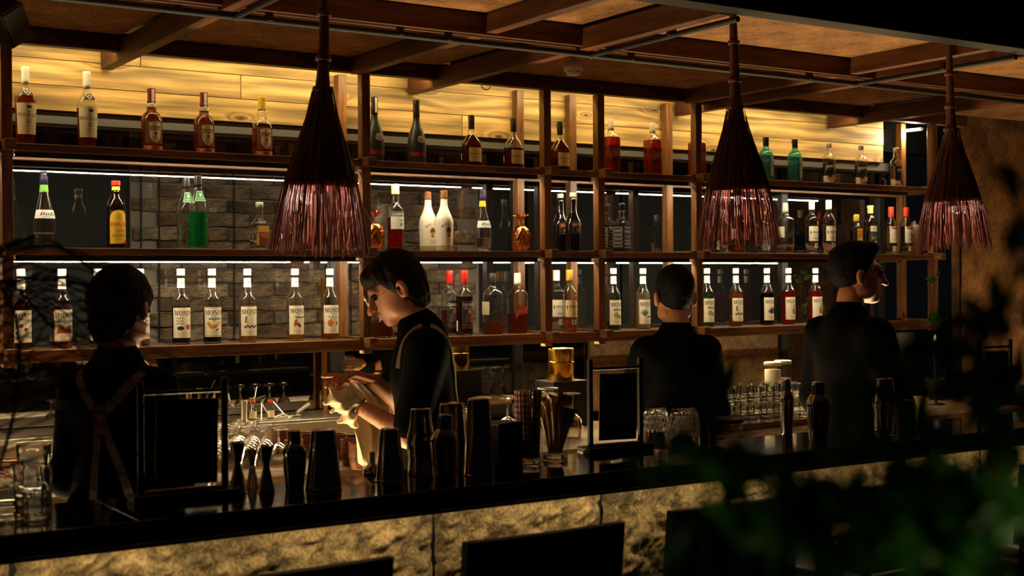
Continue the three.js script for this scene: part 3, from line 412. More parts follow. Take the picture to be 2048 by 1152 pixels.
// kinds of bottle: outline, cap height and look, fill, labels
const K = {
  syrup: { rows: [[0, 0.033], [0.002, 0.0362], [0.006, 0.0375], [0.168, 0.0375], [0.172, 0.0368], [0.176, 0.0378], [0.188, 0.0372], [0.2, 0.031], [0.216, 0.0215], [0.238, 0.0158], [0.285, 0.0142], [0.296, 0.0142]], cap: [[0.29, 0.0165], [0.291, 0.0168], [0.304, 0.0168], [0.305, 0.0158], [0.307, 0.0168], [0.317, 0.0166], [0.318, 0.015]], capMat: flat(0xf2efe6), neck: [0.238, 0.278, 'neck'], lab: [[0.028, 0.155, -1.25, 1.25]], fill: 0.19 },
  malt: { rows: [[0, 0.031], [0.002, 0.034], [0.006, 0.035], [0.04, 0.0362], [0.17, 0.0408], [0.186, 0.0406], [0.206, 0.035], [0.222, 0.0195], [0.236, 0.0148], [0.3, 0.0138]], cap: [[0.245, 0.0152], [0.258, 0.0158], [0.262, 0.0152], [0.296, 0.0148], [0.3, 0.0156], [0.312, 0.0156], [0.314, 0.014]], capMat: flat(0xf0ebdf), lab: [[0.045, 0.168, -1.2, 1.2, 'malt'], [0.196, 0.222, -0.6, 0.6, 'maltV']], fill: 0.196 },
  blend: { rows: [[0, 0.038], [0.002, 0.042], [0.006, 0.0435], [0.12, 0.0435], [0.14, 0.0415], [0.158, 0.034], [0.17, 0.022], [0.178, 0.0195], [0.19, 0.0215], [0.2, 0.0195], [0.206, 0.016], [0.25, 0.0155]], cap: [[0.206, 0.0175], [0.21, 0.018], [0.212, 0.0165], [0.252, 0.0165], [0.254, 0.0175], [0.264, 0.0175], [0.265, 0.015]], capMat: flat(0x7c1410, 0.35), lab: [[0.032, 0.128, -0.95, 0.95, 'blend'], [0.008, 0.026, -1.2, 1.2, 'blendFoot']], fill: 0.186 },
  cognac: { rows: [[0, 0.036], [0.003, 0.0395], [0.02, 0.0425], [0.07, 0.0445], [0.11, 0.042], [0.15, 0.034], [0.18, 0.0235], [0.2, 0.0175], [0.22, 0.0152], [0.29, 0.0142]], cap: [[0.22, 0.016], [0.25, 0.0156], [0.252, 0.0163], [0.275, 0.0152], [0.276, 0.0163], [0.302, 0.0158], [0.304, 0.014]], capMat: flat(0x1f1614, 0.3), lab: [[0.1, 0.134, -0.42, 0.42, 'cognacSeal'], [0.036, 0.058, -1.4, 1.4, 'redBand']], glass: tinted(0x35382a, 0.45, 0.35), fill: 0 },
  decanter: { rows: [[0, 0.042, 0.034, 2.4], [0.003, 0.0465, 0.038, 2.4], [0.02, 0.049, 0.04, 2.4], [0.09, 0.0495, 0.0405, 2.4], [0.115, 0.047, 0.039, 2.4], [0.14, 0.034, 0.03, 2.2], [0.158, 0.02, 0.02, 2], [0.17, 0.0155, 0.0155, 2], [0.2, 0.014, 0.014, 2], [0.24, 0.0135, 0.0135, 2]], cap: [[0.185, 0.0145], [0.206, 0.0145], [0.207, 0.0155], [0.222, 0.0152], [0.224, 0.016], [0.25, 0.0158], [0.252, 0.014]], capMat: flat(0x2c2622, 0.25), lab: [[0.026, 0.094, -0.75, 0.75, 'hennessy'], [0.034, 0.066, -2.2, -1.75, 'blank']], fill: 0.155 },
  square: { rows: [[0, 0.0345, 6], [0.003, 0.0372, 6], [0.008, 0.0382, 6], [0.17, 0.0382, 6], [0.19, 0.0365, 5], [0.206, 0.027, 3], [0.218, 0.0185, 2], [0.23, 0.0152, 2], [0.27, 0.0142, 2]], cap: [[0.228, 0.0165], [0.24, 0.0168], [0.241, 0.0158], [0.252, 0.0166], [0.253, 0.0155], [0.264, 0.0162], [0.265, 0.015], [0.28, 0.0145], [0.282, 0.012]], capMat: flat(0xcfc3a8, 0.3), slant: 1, fill: 0.19 },
  sapphire: { rows: [[0, 0.032, 5], [0.003, 0.0352, 5], [0.15, 0.0365, 5], [0.165, 0.034, 4], [0.18, 0.023, 2.6], [0.19, 0.0165, 2], [0.23, 0.0152, 2]], cap: [[0.2, 0.0165], [0.226, 0.0165], [0.228, 0.0185], [0.248, 0.018], [0.249, 0.016]], capMat: flat(0x17181a, 0.3), lab: [[0.03, 0.14, -0.55, 0.55, 'gin']], glass: tinted(0x7fd8d0, 0.92), fill: 0.12, liq: '#4fb8b4', ld: 0.2 },
  flask: { rows: [[0, 0.036, 0.026, 4], [0.003, 0.0392, 0.029, 4], [0.14, 0.0392, 0.029, 4], [0.158, 0.0375, 0.028, 3.6], [0.174, 0.025, 0.021, 2.5], [0.185, 0.0155, 0.0155, 2], [0.225, 0.0135, 0.0135, 2]], cap: [[0.215, 0.0155], [0.238, 0.0158], [0.242, 0.0145]], capMat: flat(0xb9ad96, 0.3), lab: [[0.03, 0.055, -0.25, 0.75, 'smallPale'], [0.015, 0.05, -1.8, -1.45, 'blank']], fill: 0.13, liq: '#d8c89c', ld: 0.3 },
  amphora: { rows: [[0, 0.034], [0.003, 0.0375], [0.03, 0.0415], [0.075, 0.0445], [0.115, 0.0425], [0.15, 0.035], [0.19, 0.0245], [0.225, 0.0172], [0.25, 0.0148], [0.3, 0.014]], cap: [[0.252, 0.0155], [0.278, 0.0158], [0.279, 0.0145], [0.288, 0.0145], [0.289, 0.0138], [0.306, 0.0136], [0.308, 0.012]], capMat: flat(0x2a2440, 0.3), neckBand: [0.224, 0.262], lab: [[0.118, 0.152, -1.3, 1.3, 'bols']], fill: 0.062, liq: '#c8c0a8', ld: 0.4 },
  coffee: { rows: [[0, 0.033], [0.003, 0.0362], [0.008, 0.037], [0.15, 0.037], [0.178, 0.0365], [0.198, 0.03], [0.215, 0.021], [0.226, 0.0165], [0.232, 0.0185], [0.238, 0.016], [0.265, 0.0152]], cap: [[0.258, 0.0185], [0.26, 0.019], [0.277, 0.0188], [0.279, 0.016]], capMat: flat(0xa82014, 0.35), neckBand: [0.24, 0.256], lab: [[0.02, 0.158, -1.05, 1.05, 'kahlua']], glass: tinted(0x1c0e08, 0.25), fill: 0 },
  melon: { rows: [[0, 0.038], [0.004, 0.041], [0.03, 0.0415], [0.08, 0.0395], [0.12, 0.041], [0.165, 0.0425], [0.19, 0.037], [0.225, 0.0225], [0.25, 0.0165], [0.3, 0.0152]], cap: [[0.262, 0.017], [0.275, 0.017], [0.276, 0.016], [0.288, 0.0168], [0.289, 0.0158], [0.308, 0.0162], [0.31, 0.014]], capMat: flat(0x23241f, 0.25), lab: [[0.2, 0.245, -0.9, 0.9, 'melon']], fill: 0.155, ripple: 1 },
  halfPint: { rows: [[0, 0.033, 4.5], [0.003, 0.0355, 4.5], [0.11, 0.0355, 4.5], [0.118, 0.034, 3.5], [0.132, 0.022, 2.2], [0.145, 0.0165, 2], [0.19, 0.0145, 2]], cap: [[0.186, 0.0172], [0.206, 0.0172], [0.208, 0.015]], capMat: flat(0x9fb3a4, 0.35), lab: [[0.018, 0.104, -0.62, 0.62, 'tequila']], fill: 0.08, liq: '#e8d8a0', ld: 0.3 },
  bitter: { rows: [[0, 0.034], [0.003, 0.0372], [0.008, 0.038], [0.182, 0.038], [0.198, 0.0355], [0.214, 0.026], [0.226, 0.0185], [0.25, 0.0155], [0.3, 0.0145]], cap: [[0.262, 0.0185], [0.264, 0.0188], [0.308, 0.0188], [0.31, 0.016]], capMat: flat(0xe8d99a, 0.4), lab: [[0.1, 0.182, -1.15, 1.15, 'campari']], fill: 0.155, liq: '#b8121c', ld: 0.025 },
  white: { rows: [[0, 0.036], [0.003, 0.0395], [0.04, 0.0405], [0.08, 0.0415], [0.12, 0.043], [0.145, 0.042], [0.165, 0.036], [0.19, 0.025], [0.215, 0.0178], [0.25, 0.0155], [0.275, 0.015]], cap: [[0.246, 0.0168], [0.25, 0.0175], [0.262, 0.0168], [0.263, 0.0155], [0.268, 0.0168], [0.283, 0.0162], [0.285, 0.014]], capMat: flat(0x7a4a26, 0.35), lab: [[0.03, 0.15, -1.1, 1.1, 'coconut']], glass: flat(0xefe8d6, 0.25), fill: 0, foot: 1 },
  cream: { rows: [[0, 0.034], [0.003, 0.0372], [0.05, 0.0385], [0.11, 0.0405], [0.145, 0.04], [0.17, 0.032], [0.195, 0.0215], [0.22, 0.0165], [0.27, 0.0148]], cap: [[0.276, 0.0165], [0.278, 0.017], [0.296, 0.0168], [0.298, 0.015]], capMat: flat(0xb8b294, 0.4), lab: [[0.09, 0.15, -0.85, 0.85, 'cream']], glass: phy({ color: 0x0d0a08, roughness: 0.06, clearcoat: 1 }), fill: 0 },
  tennessee: { rows: [[0, 0.033, 7], [0.003, 0.0362, 7], [0.008, 0.037, 7], [0.148, 0.037, 7], [0.154, 0.0362, 6], [0.168, 0.024, 3], [0.178, 0.0168, 2], [0.2, 0.0165, 2], [0.205, 0.018, 2], [0.212, 0.0165, 2], [0.235, 0.0148, 2]], cap: [[0.216, 0.0175], [0.25, 0.0178], [0.254, 0.015]], capMat: flat(0x17130f, 0.25), lab: [[0.02, 0.135, -0.74, 0.74, 'tennessee'], [0.02, 0.135, -0.86 - 1.3, -0.86, 'tennesseeSide']], fill: 0.14, liq: '#5a2208', ld: 0.02 },
  rum: { rows: [[0, 0.033], [0.003, 0.0362], [0.008, 0.037], [0.19, 0.0372], [0.206, 0.035], [0.22, 0.026], [0.234, 0.0175], [0.25, 0.0152], [0.29, 0.0145]], cap: [[0.256, 0.0165], [0.26, 0.017], [0.308, 0.017], [0.31, 0.015]], capMat: flat(0xeae4d2, 0.4), lab: [[0.075, 0.16, -1.25, 1.25, 'rum'], [0.15, 0.188, 0.2, 1.0, 'batSeal'], [0.035, 0.064, -0.4, 0.4, 'rumFoot']], fill: 0.17, liq: '#e6e0d0', ld: 0.5 },
  captain: { rows: [[0, 0.0325, 3], [0.003, 0.0352, 3], [0.17, 0.0358, 3], [0.19, 0.0355, 2.8], [0.208, 0.031, 2.4], [0.226, 0.0195, 2], [0.24, 0.0158, 2], [0.29, 0.0146, 2]], cap: [[0.246, 0.0165], [0.292, 0.0165], [0.293, 0.0178], [0.308, 0.0176], [0.31, 0.015]], capMat: flat(0xa31a14, 0.35), lab: [[0.03, 0.165, -0.95, 0.95, 'captain'], [0.02, 0.07, -1.9, -1.6, 'blank']], fill: 0.185, liq: '#4a1a08', ld: 0.02 },
  gordon: { rows: [[0, 0.033, 0.025, 4], [0.003, 0.036, 0.028, 4], [0.15, 0.0362, 0.028, 4], [0.166, 0.033, 0.027, 3.4], [0.18, 0.02, 0.019, 2.3], [0.19, 0.0152, 0.0152, 2], [0.22, 0.0142, 0.0142, 2]], cap: [[0.196, 0.0165], [0.232, 0.0168], [0.235, 0.015]], capMat: flat(0xd9b53c, 0.35), lab: [[0.02, 0.15, -0.7, 0.7, 'gordon'], [0.02, 0.07, -2.0, -1.5, 'blank']], fill: 0.14, liq: '#e8e0c8', ld: 0.5 },
  goldGin: { rows: [[0, 0.033], [0.003, 0.0362], [0.19, 0.037], [0.2, 0.0355], [0.216, 0.027], [0.23, 0.018], [0.246, 0.0152], [0.27, 0.0146]], cap: [[0.244, 0.0165], [0.246, 0.017], [0.276, 0.0165], [0.277, 0.0195], [0.288, 0.0192], [0.29, 0.017]], capMat: flat(0xd8c078, 0.35), lab: [[0.135, 0.168, -0.9, 0.9, 'gold'], [0.03, 0.13, -1.0, 1.0, 'leafy']], fill: 0.15, liq: '#d8d0b0', ld: 0.5 },
  vodka: { rows: [[0, 0.034], [0.003, 0.0372], [0.17, 0.038], [0.186, 0.036], [0.204, 0.0275], [0.222, 0.018], [0.24, 0.0152], [0.28, 0.0145]], cap: [[0.226, 0.0168], [0.23, 0.0172], [0.284, 0.0168], [0.286, 0.015]], capMat: flat(0xb03418, 0.35), lab: [[0.07, 0.172, -1.1, 1.1, 'vodka'], [0.02, 0.05, -0.6, 0.6, 'rumFoot']], fill: 0.17, liq: '#e0d8c8', ld: 0.5 },
  slim: { rows: [[0, 0.021], [0.003, 0.0235], [0.06, 0.024], [0.14, 0.0195], [0.2, 0.0135], [0.26, 0.011]], cap: [[0.235, 0.0125], [0.275, 0.0125], [0.277, 0.011]], capMat: flat(0xe8e0cc, 0.35), lab: [[0.1, 0.155, -1.2, 1.2, 'galliano']], fill: 0.09, liq: '#d89a34', ld: 0.03 },
};
// build one bottle of a kind; v overrides: cap colour, liquid colour, fill, label
function makeBottle(name, kind, v, label, x, y, z, turn, group, scale = 1) {
  const k = K[kind], rows = smoothRows(k.rows.map(full)), t = thing(name, label, v.cat ?? 'bottle', [x, y + 0.0005, z], turn, group);
  if (scale !== 1) t.scale.setScalar(scale);
  const key = kind, G = (makeBottle.cache ??= {});
  const geo = (id, f) => (G[key + id] ??= f());
  const fill = v.fill ?? k.fill, wob = k.ripple ? (a, h) => (h < 0.165 ? 0.012 * Math.sin(a * 9 + h * 60) * Math.sin(h * 190) : 0) : undefined;
  const solid = !(v.glass ?? k.glass);
  mesh('glass', geo(solid ? 'gs' : 'g', () => { const o = loft(rows, k.ripple ? 48 : 32, true, true, wob); if (!solid) return o; const inner = rows.filter((r) => r[0] > 0.009).map((r) => [r[0], r[1] - 0.0024, r[2] - 0.0024, r[3]]); const g = loft([[0.0085, inner[0][1] * 0.5, inner[0][2] * 0.5, inner[0][3]], ...inner], 32, true, true), ix = g.index.array; for (let i = 0; i < ix.length; i += 3) { const q = ix[i]; ix[i] = ix[i + 1]; ix[i + 1] = q; } const n = g.attributes.normal; for (let i = 0; i < n.count; i++) n.setXYZ(i, -n.getX(i), -n.getY(i), -n.getZ(i)); return mergeGeometries([o, g]); }), v.glass ?? k.glass ?? M.bottleGlass, t);
  if (fill > 0) mesh('liquid', geo('l' + fill, () => { const b = rows.filter((r) => r[0] >= 0.012 && r[0] < fill).map((r) => [r[0] + 0.001, r[1] - 0.0018, r[2] - 0.0018, r[3]]), e = at(rows, fill); const q0 = at(rows, 0.01); b.unshift([0.0075, q0[1] - 0.006, q0[2] - 0.006, q0[3]], [0.0105, q0[1] - 0.0018, q0[2] - 0.0018, q0[3]]); b.push([fill, e[1] - 0.0018, e[2] - 0.0018, e[3]]); return loft(b, 24); }), v.liqMat ?? liquid(v.liq ?? k.liq ?? '#c86a1c', v.ld ?? k.ld ?? 0.03), t);
  const cp = mesh('cap', geo('c', () => loft(k.cap.map(full), 24)), v.cap ?? k.capMat, t);
  if (v.stamp) mesh('tax_stamp', geo('s', () => sticker(k.cap.map(full), k.cap[1][0] - 0.02, k.cap[k.cap.length - 2][0] - 0.004, -0.35, 0.35, 0, 0.0006, 4, 2)), L.neck, cp);
  if (k.neck) mesh('neck_label', geo('n', () => sticker(rows, k.neck[0], k.neck[1], -2.6, 2.6)), L[k.neck[2]], t);
  if (k.neckBand) mesh('neck_band', geo('b', () => sticker(rows, k.neckBand[0], k.neckBand[1], -PI, PI, 0, 0.0006, 24, 2)), v.band ?? flat(0x6fae3c, 0.5), t);
  if (k.slant) { mesh('label', geo('sl', () => sticker(rows, 0.088, 0.128, -0.72, 0.72, 0.045)), L[v.lab], t); if (v.back) mesh('back_label', geo('bl', () => sticker(rows, 0.09, 0.15, -2.3, -1.2)), L.blank, t); }
  (k.lab ?? []).forEach(([y0, y1, a0, a1, id], i) => { if (!(v.skip ?? []).includes(i)) mesh('label', geo('p' + i, () => sticker(rows, y0, y1, a0, a1)), L[id ? (i === 0 && v.lab ? v.lab : id) : v.lab], t); });
  if (k.foot) mesh('clear_foot', geo('ft', () => loft(rows.filter((r) => r[0] < 0.03).map((r) => [r[0], r[1] + 0.0006, r[2] + 0.0006, r[3]]), 32, false)), flat(0xb9a878, 0.2), t);
  return t;
}
const ZB = -0.125, ROW = { top: SH[2], mid: SH[1], low: SH[0] };
const put = (name, kind, v, label, x, row, group, o = {}) => makeBottle(name, kind, v, label, x, ROW[row], o.z ?? ZB, o.turn ?? 0.06, group, o.s ?? 1);
const amber = { liq: '#a8480c', ld: 0.03 };
// upper shelf
put('whisky_bottle', 'malt', amber, 'white capped whisky bottle filled to the shoulder, closest to the corner speaker', 1.235, 'top', 'white capped whiskies');
put('whisky_bottle', 'malt', { ...amber, fill: 0.165 }, 'white capped whisky bottle with a clear empty shoulder', 1.475, 'top', 'white capped whiskies');
put('whisky_bottle', 'blend', { ...amber, stamp: 1 }, 'full red capped whisky bottle beside the white capped pair', 1.740, 'top', 'shield label whiskies');
put('whisky_bottle', 'blend', { ...amber, stamp: 1 }, 'full red capped whisky bottle next to the yellow capped one', 1.966, 'top', 'shield label whiskies');
put('whisky_bottle', 'blend', { ...amber, cap: flat(0xd9b428, 0.35), fill: 0.125 }, 'opened whisky bottle with yellow cap beside the large twig lamp', 2.228, 'top', 'shield label whiskies');
put('cognac_bottle', 'cognac', { stamp: 1 }, 'frosted dark cognac bottle against the shelf post with a white tax stamp', 2.777, 'top', 'frosted cognacs');
put('cognac_bottle', 'cognac', {}, 'frosted dark cognac bottle standing free with a red band', 2.996, 'top', 'frosted cognacs');
put('brandy_bottle', 'decanter', { liq: '#7a2c08', ld: 0.02 }, 'full brandy bottle with cream label beside the frosted cognac', 3.297, 'top', 'brandies');
put('brandy_bottle', 'decanter', { liq: '#7a2c08', ld: 0.02, fill: 0.105, cap: flat(0x2a1c12, 0.4) }, 'opened brandy bottle with stopper, partly empty', 3.538, 'top', 'brandies');
put('brandy_bottle', 'decanter', { liq: '#7a2c08', ld: 0.02 }, 'full brandy bottle in the narrowest bay', 3.816, 'top', 'brandies');
put('whisky_bottle', 'square', { lab: 'slantAmber', liq: '#b84408', ld: 0.025 }, 'square amber whisky bottle right against the post of the narrowest bay', 4.137, 'top', 'square amber whiskies');
put('whisky_bottle', 'square', { lab: 'slantAmber', liq: '#b84408', ld: 0.025 }, 'square amber whisky bottle standing before the bright back post', 4.411, 'top', 'square amber whiskies');
put('whisky_bottle', 'square', { lab: 'slantAmber', liq: '#b84408', ld: 0.025 }, 'square amber whisky bottle mostly hidden by the shelf post', 4.718, 'top', 'square amber whiskies');
put('gin_bottle', 'sapphire', {}, 'turquoise gin bottle half hidden by the twig lamp', 4.938, 'top', 'turquoise gins', { turn: 0.5 });
put('gin_bottle', 'sapphire', {}, 'turquoise gin bottle just clear of the twig lamp', 5.225, 'top', 'turquoise gins', { turn: 0.5 });
put('gin_bottle', 'sapphire', {}, 'turquoise gin bottle with black cap next to the clear flat bottles', 5.450, 'top', 'turquoise gins', { turn: 0.5 });
put('vodka_bottle', 'flask', {}, 'clear flat bottle next to the turquoise gin', 5.723, 'top', 'clear flat bottles', { turn: 0.3 });
put('vodka_bottle', 'flask', {}, 'clear flat bottle in the middle of the three', 5.991, 'top', 'clear flat bottles', { turn: 0.3 });
put('vodka_bottle', 'flask', { skip: [0] }, 'clear flat bottle before the last back post', 6.295, 'top', 'clear flat bottles', { turn: 0.3 });
put('miniature_bottle', 'halfPint', { glass: tinted(0x20180f, 0.3), fill: 0, cap: flat(0x17130f) }, 'little dark miniature bottle beside the last clear flat bottle', 6.160, 'top', undefined, { s: 0.36, z: -0.1 });
// middle shelf
put('liqueur_bottle', 'amphora', {}, 'tall clear liqueur bottle with green neck band, over half empty', 1.303, 'mid', 'tall necked liqueurs');
put('coffee_liqueur_bottle', 'coffee', { band: flat(0xc8d23c) }, 'dark coffee liqueur bottle with yellow label and red cap', 1.589, 'mid');
put('melon_liqueur_bottle', 'melon', { fill: 0, skip: [] }, 'empty rippled clear bottle touching the bright green one', 1.909, 'mid', 'rippled melon liqueurs', { z: -0.19 });
put('melon_liqueur_bottle', 'melon', { liq: '#12b050', ld: 0.02 }, 'rippled bottle of bright green liqueur', 1.924, 'mid', 'rippled melon liqueurs', { z: -0.085 });
put('tequila_bottle', 'halfPint', {}, 'small square tequila bottle beside the large twig lamp', 2.213, 'mid');
put('brandy_bottle', 'square', { lab: 'slantAmber', liq: '#a8480c', fill: 0.08, cap: flat(0xc89a3c, 0.35) }, 'gold capped bottle behind the skirt of the large twig lamp', 2.445, 'mid', undefined, { s: 0.78 });
put('bitter_bottle', 'bitter', {}, 'bottle of dark red bitter with yellow cap', 2.882, 'mid');
put('coconut_rum_bottle', 'white', {}, 'shorter looking white rum bottle with palm print, set further back', 3.091, 'mid', 'white rum bottles', { z: -0.19 });
put('coconut_rum_bottle', 'white', {}, 'white rum bottle with palm print standing in front', 3.118, 'mid', 'white rum bottles', { z: -0.085 });
put('liqueur_bottle', 'amphora', { band: flat(0xd8a820), fill: 0.068 }, 'tall clear liqueur bottle with yellow neck band', 3.356, 'mid', 'tall necked liqueurs', { s: 0.97 });
put('cream_liqueur_bottle', 'cream', {}, 'black cream liqueur bottle behind its twin in the narrowest bay', 3.862, 'mid', 'black cream liqueurs', { z: -0.19 });
put('cream_liqueur_bottle', 'cream', {}, 'black cream liqueur bottle in front in the narrowest bay', 3.868, 'mid', 'black cream liqueurs', { z: -0.09 });
put('bourbon_bottle', 'tennessee', {}, 'square black label whiskey bottle half hidden by the post', 4.148, 'mid', 'black label whiskeys', { z: -0.18, turn: 0.35 });
put('bourbon_bottle', 'tennessee', {}, 'square black label whiskey bottle in full view', 4.173, 'mid', 'black label whiskeys', { z: -0.09, turn: 0.35 });
put('herbal_liqueur_bottle', 'slim', {}, 'slim herbal liqueur bottle squeezed against the post', 4.761, 'mid', undefined, { z: -0.1 });
put('gin_bottle', 'gordon', { skip: [0], cap: flat(0xbcb49c) }, 'clear bottle behind the second twig lamp, next to the slim liqueur', 4.905, 'mid', 'clear bottles behind the second twig lamp');
put('bourbon_bottle', 'square', { lab: 'slantAmber', liq: '#b06a24', fill: 0.05, back: 1 }, 'amber bottle hidden behind the second twig lamp', 5.008, 'mid', undefined, { s: 0.9 });
put('gin_bottle', 'gordon', { skip: [1], lab: 'silver' }, 'clear silver label bottle under the rim of the second twig lamp', 5.199, 'mid', 'clear bottles behind the second twig lamp');
put('rum_bottle', 'square', { lab: 'slantBlack', fill: 0.03, liq: '#d8c88c', ld: 0.3, back: 1, cap: flat(0xb8b2a4, 0.3) }, 'clear square bottle with silver cap beside the second twig lamp', 5.372, 'mid', undefined, { s: 1.02 });
put('rum_bottle', 'rum', {}, 'white rum bottle with red seal, the one nearer the square silver capped bottle', 5.606, 'mid', 'white rums', { z: -0.15 });
put('rum_bottle', 'rum', {}, 'white rum bottle with red seal just behind the profile bartender', 5.682, 'mid', 'white rums', { z: -0.09 });
put('gin_bottle', 'gordon', {}, 'short gin bottle with bright yellow label', 5.949, 'mid', undefined, { turn: 0.2 });
put('gin_bottle', 'goldGin', {}, 'gin bottle with gold knob cap', 6.069, 'mid');
put('vodka_bottle', 'vodka', {}, 'vodka bottle with red cap next to the gold capped gin', 6.248, 'mid', 'red capped vodkas');
put('vodka_bottle', 'vodka', {}, 'vodka bottle with red cap beside the white squeeze bottle', 6.355, 'mid', 'red capped vodkas', { z: -0.1 });
{ const t = thing('squeeze_bottle', 'plain white squeeze bottle at the end of the middle shelf', 'bottle', [6.440, ROW.mid + 0.0005, -0.11]); mesh('body', loft(smoothRows([[0, 0.028], [0.003, 0.031], [0.145, 0.031], [0.152, 0.029]].map(full))), flat(0xd8cba8), t); mesh('lid', loft(smoothRows([[0.15, 0.031], [0.166, 0.031], [0.18, 0.024], [0.186, 0.012], [0.2, 0.008], [0.206, 0.006]].map(full))), flat(0xe0d6ba), t); }
// gilded pineapples
{
  const t = thing('pineapple_ornament', 'copper pineapple cup with leaf crown, in full view', 'ornament', [3.575, ROW.mid + 0.0005, -0.12]);
  const rows = smoothRows([[0, 0.024], [0.004, 0.03], [0.03, 0.044], [0.07, 0.0465], [0.105, 0.04], [0.125, 0.026], [0.132, 0.01]].map(full), 8);
  mesh('body', loft(rows, 64, true, true, (a, h) => 0.09 * (Math.sqrt(Math.abs(Math.sin(a * 6 + h * 75)) * Math.abs(Math.sin(a * 6 - h * 75))) - 0.6)), M.copper, t);
  mesh('stalk', rod(V(0, 0.13, 0), V(0, 0.158, 0), 0.004, 0.003), M.copper, t);
  for (let i = 0; i < 12; i++) { const a = i * 0.9, s = 0.7 + 0.4 * (i % 2); mesh('leaf', tube([[0, 0.152, 0], [0.016 * s * Math.cos(a), 0.17, 0.016 * s * Math.sin(a)], [0.036 * s * Math.cos(a), 0.186 - 0.004 * (i % 3), 0.036 * s * Math.sin(a)]], 0.0038, 10, 6), M.copper, t); }
  copy(t, 'copper pineapple cup half hidden by the shelf post', [2.768, ROW.mid + 0.0005, -0.12], 0.5);
}
// bottom shelf: syrups
const SY = [[42, 'berry', '#5a0c0c', 'dark berry syrup bottle behind the palm fronds'], [124, 'spice', '#c8481a', 'orange red syrup bottle with leaf print, left of the man in braces'], [196, 'vanilla', '#e0c890', 'pale syrup bottle hidden behind the head of the man in braces'], [280, 'almond', '#d8b878', 'pale gold syrup bottle half hidden by the ear of the man in braces'], [362, 'pomegranate', '#2a0c06', 'dark syrup bottle with red fruit print'], [424, 'banana', '#18102a', 'dark violet syrup bottle with yellow fruit print'], [495, 'vanilla', '#c88a3c', 'amber syrup bottle with vanilla print'], [590, 'almond', '#c89a50', 'light amber syrup bottle with almond print'], [660, 'peach', '#d06a1c', 'orange syrup bottle with peach print'],
  [1227, 'lime', '#2c8a2c', 'green syrup bottle with lime print next to the narrowest bay'], [1286, 'lychee', '#e0d8a0', 'colourless syrup bottle with green sprig print'], [1345, 'mint', '#c8c890', 'syrup bottle with only its white cap over the short haired head'], [1414, 'lime', '#2c8a2c', 'green syrup bottle cut by the shelf post'], [1472, 'vanilla', '#b8741c', 'amber syrup bottle in the end bay'], [1534, 'mint', '#0c1410', 'nearly black syrup bottle in the end bay'], [1577, 'straw', '#c8280c', 'scarlet syrup bottle with the paler label'], [1631, 'straw', '#c8280c', 'scarlet syrup bottle beside the profile bartender']];
const syX = [1.212, 1.370, 1.513, 1.685, 1.859, 1.995, 2.155, 2.377, 2.546, 4.147, 4.341, 4.541, 4.783, 4.993, 5.226, 5.392, 5.607];
SY.forEach(([, lab, liq, label], i) => put('syrup_bottle', 'syrup', { lab, liq, ld: i === 10 || i === 6 || i === 7 ? 0.12 : 0.03, fill: [0.19, 0.16, 0.15, 0.12, 0.16, 0.15, 0.03, 0.03, 0.04, 0.045, 0.19, 0.19, 0.17, 0.19, 0.18, 0.19, 0.19][i] }, label, syX[i], 'low', 'syrup bottles', { turn: rndTurn(i) }));
function rndTurn(i) { return [0, 0.05, 0.1, 0, -0.05, -0.1, 0.05, 0.1, 0, 0.05, 0, 0.1, 0.05, 0, 0.08, 0.05, 0][i]; }
put('bourbon_bottle', 'square', { lab: 'bourbon', liq: '#8a3408', ld: 0.02, fill: 0.07, cap: flat(0x1c1512) }, 'square bourbon bottle with white label under the bent head with glasses', 2.808, 'low');
put('rum_bottle', 'rum', { skip: [1], lab: 'silver' }, 'clear rum bottle glimpsed between neck and shoulder of the man with glasses', 2.910, 'low', undefined, { z: -0.16, s: 0.85 });
put('spiced_rum_bottle', 'captain', { fill: 0.12, liq: '#8a4a18' }, 'spiced rum bottle with red cap, less full, set back', 3.200, 'low', 'spiced rums', { z: -0.18 });
put('spiced_rum_bottle', 'captain', {}, 'spiced rum bottle with red cap, darker and in front', 3.236, 'low', 'spiced rums', { z: -0.1 });
put('whisky_bottle', 'square', { lab: 'slantBlack', liq: '#b0541c', fill: 0.055, back: 1, cap: flat(0x1a1613, 0.3) }, 'square whisky bottle with black slanted label, nearly empty', 3.410, 'low', undefined, { s: 1.05 });
put('whisky_bottle', 'square', { lab: 'slantRed', liq: '#a83a0c', fill: 0.09, cap: flat(0xe0d4b4, 0.3) }, 'square whisky bottle with red slanted label', 3.555, 'low', undefined, { s: 1.05 });
put('rum_bottle', 'rum', { fill: 0.05 }, 'white rum bottle behind the post of the narrowest bay', 3.827, 'low', 'rums of the narrowest bay', { z: -0.18 });
put('rum_bottle', 'rum', { lab: 'rumGold', liq: '#b8641c', ld: 0.05, fill: 0.07, cap: flat(0xb8862c, 0.35) }, 'gold rum bottle with gold cap in the narrowest bay', 3.840, 'low', 'rums of the narrowest bay', { z: -0.085 });
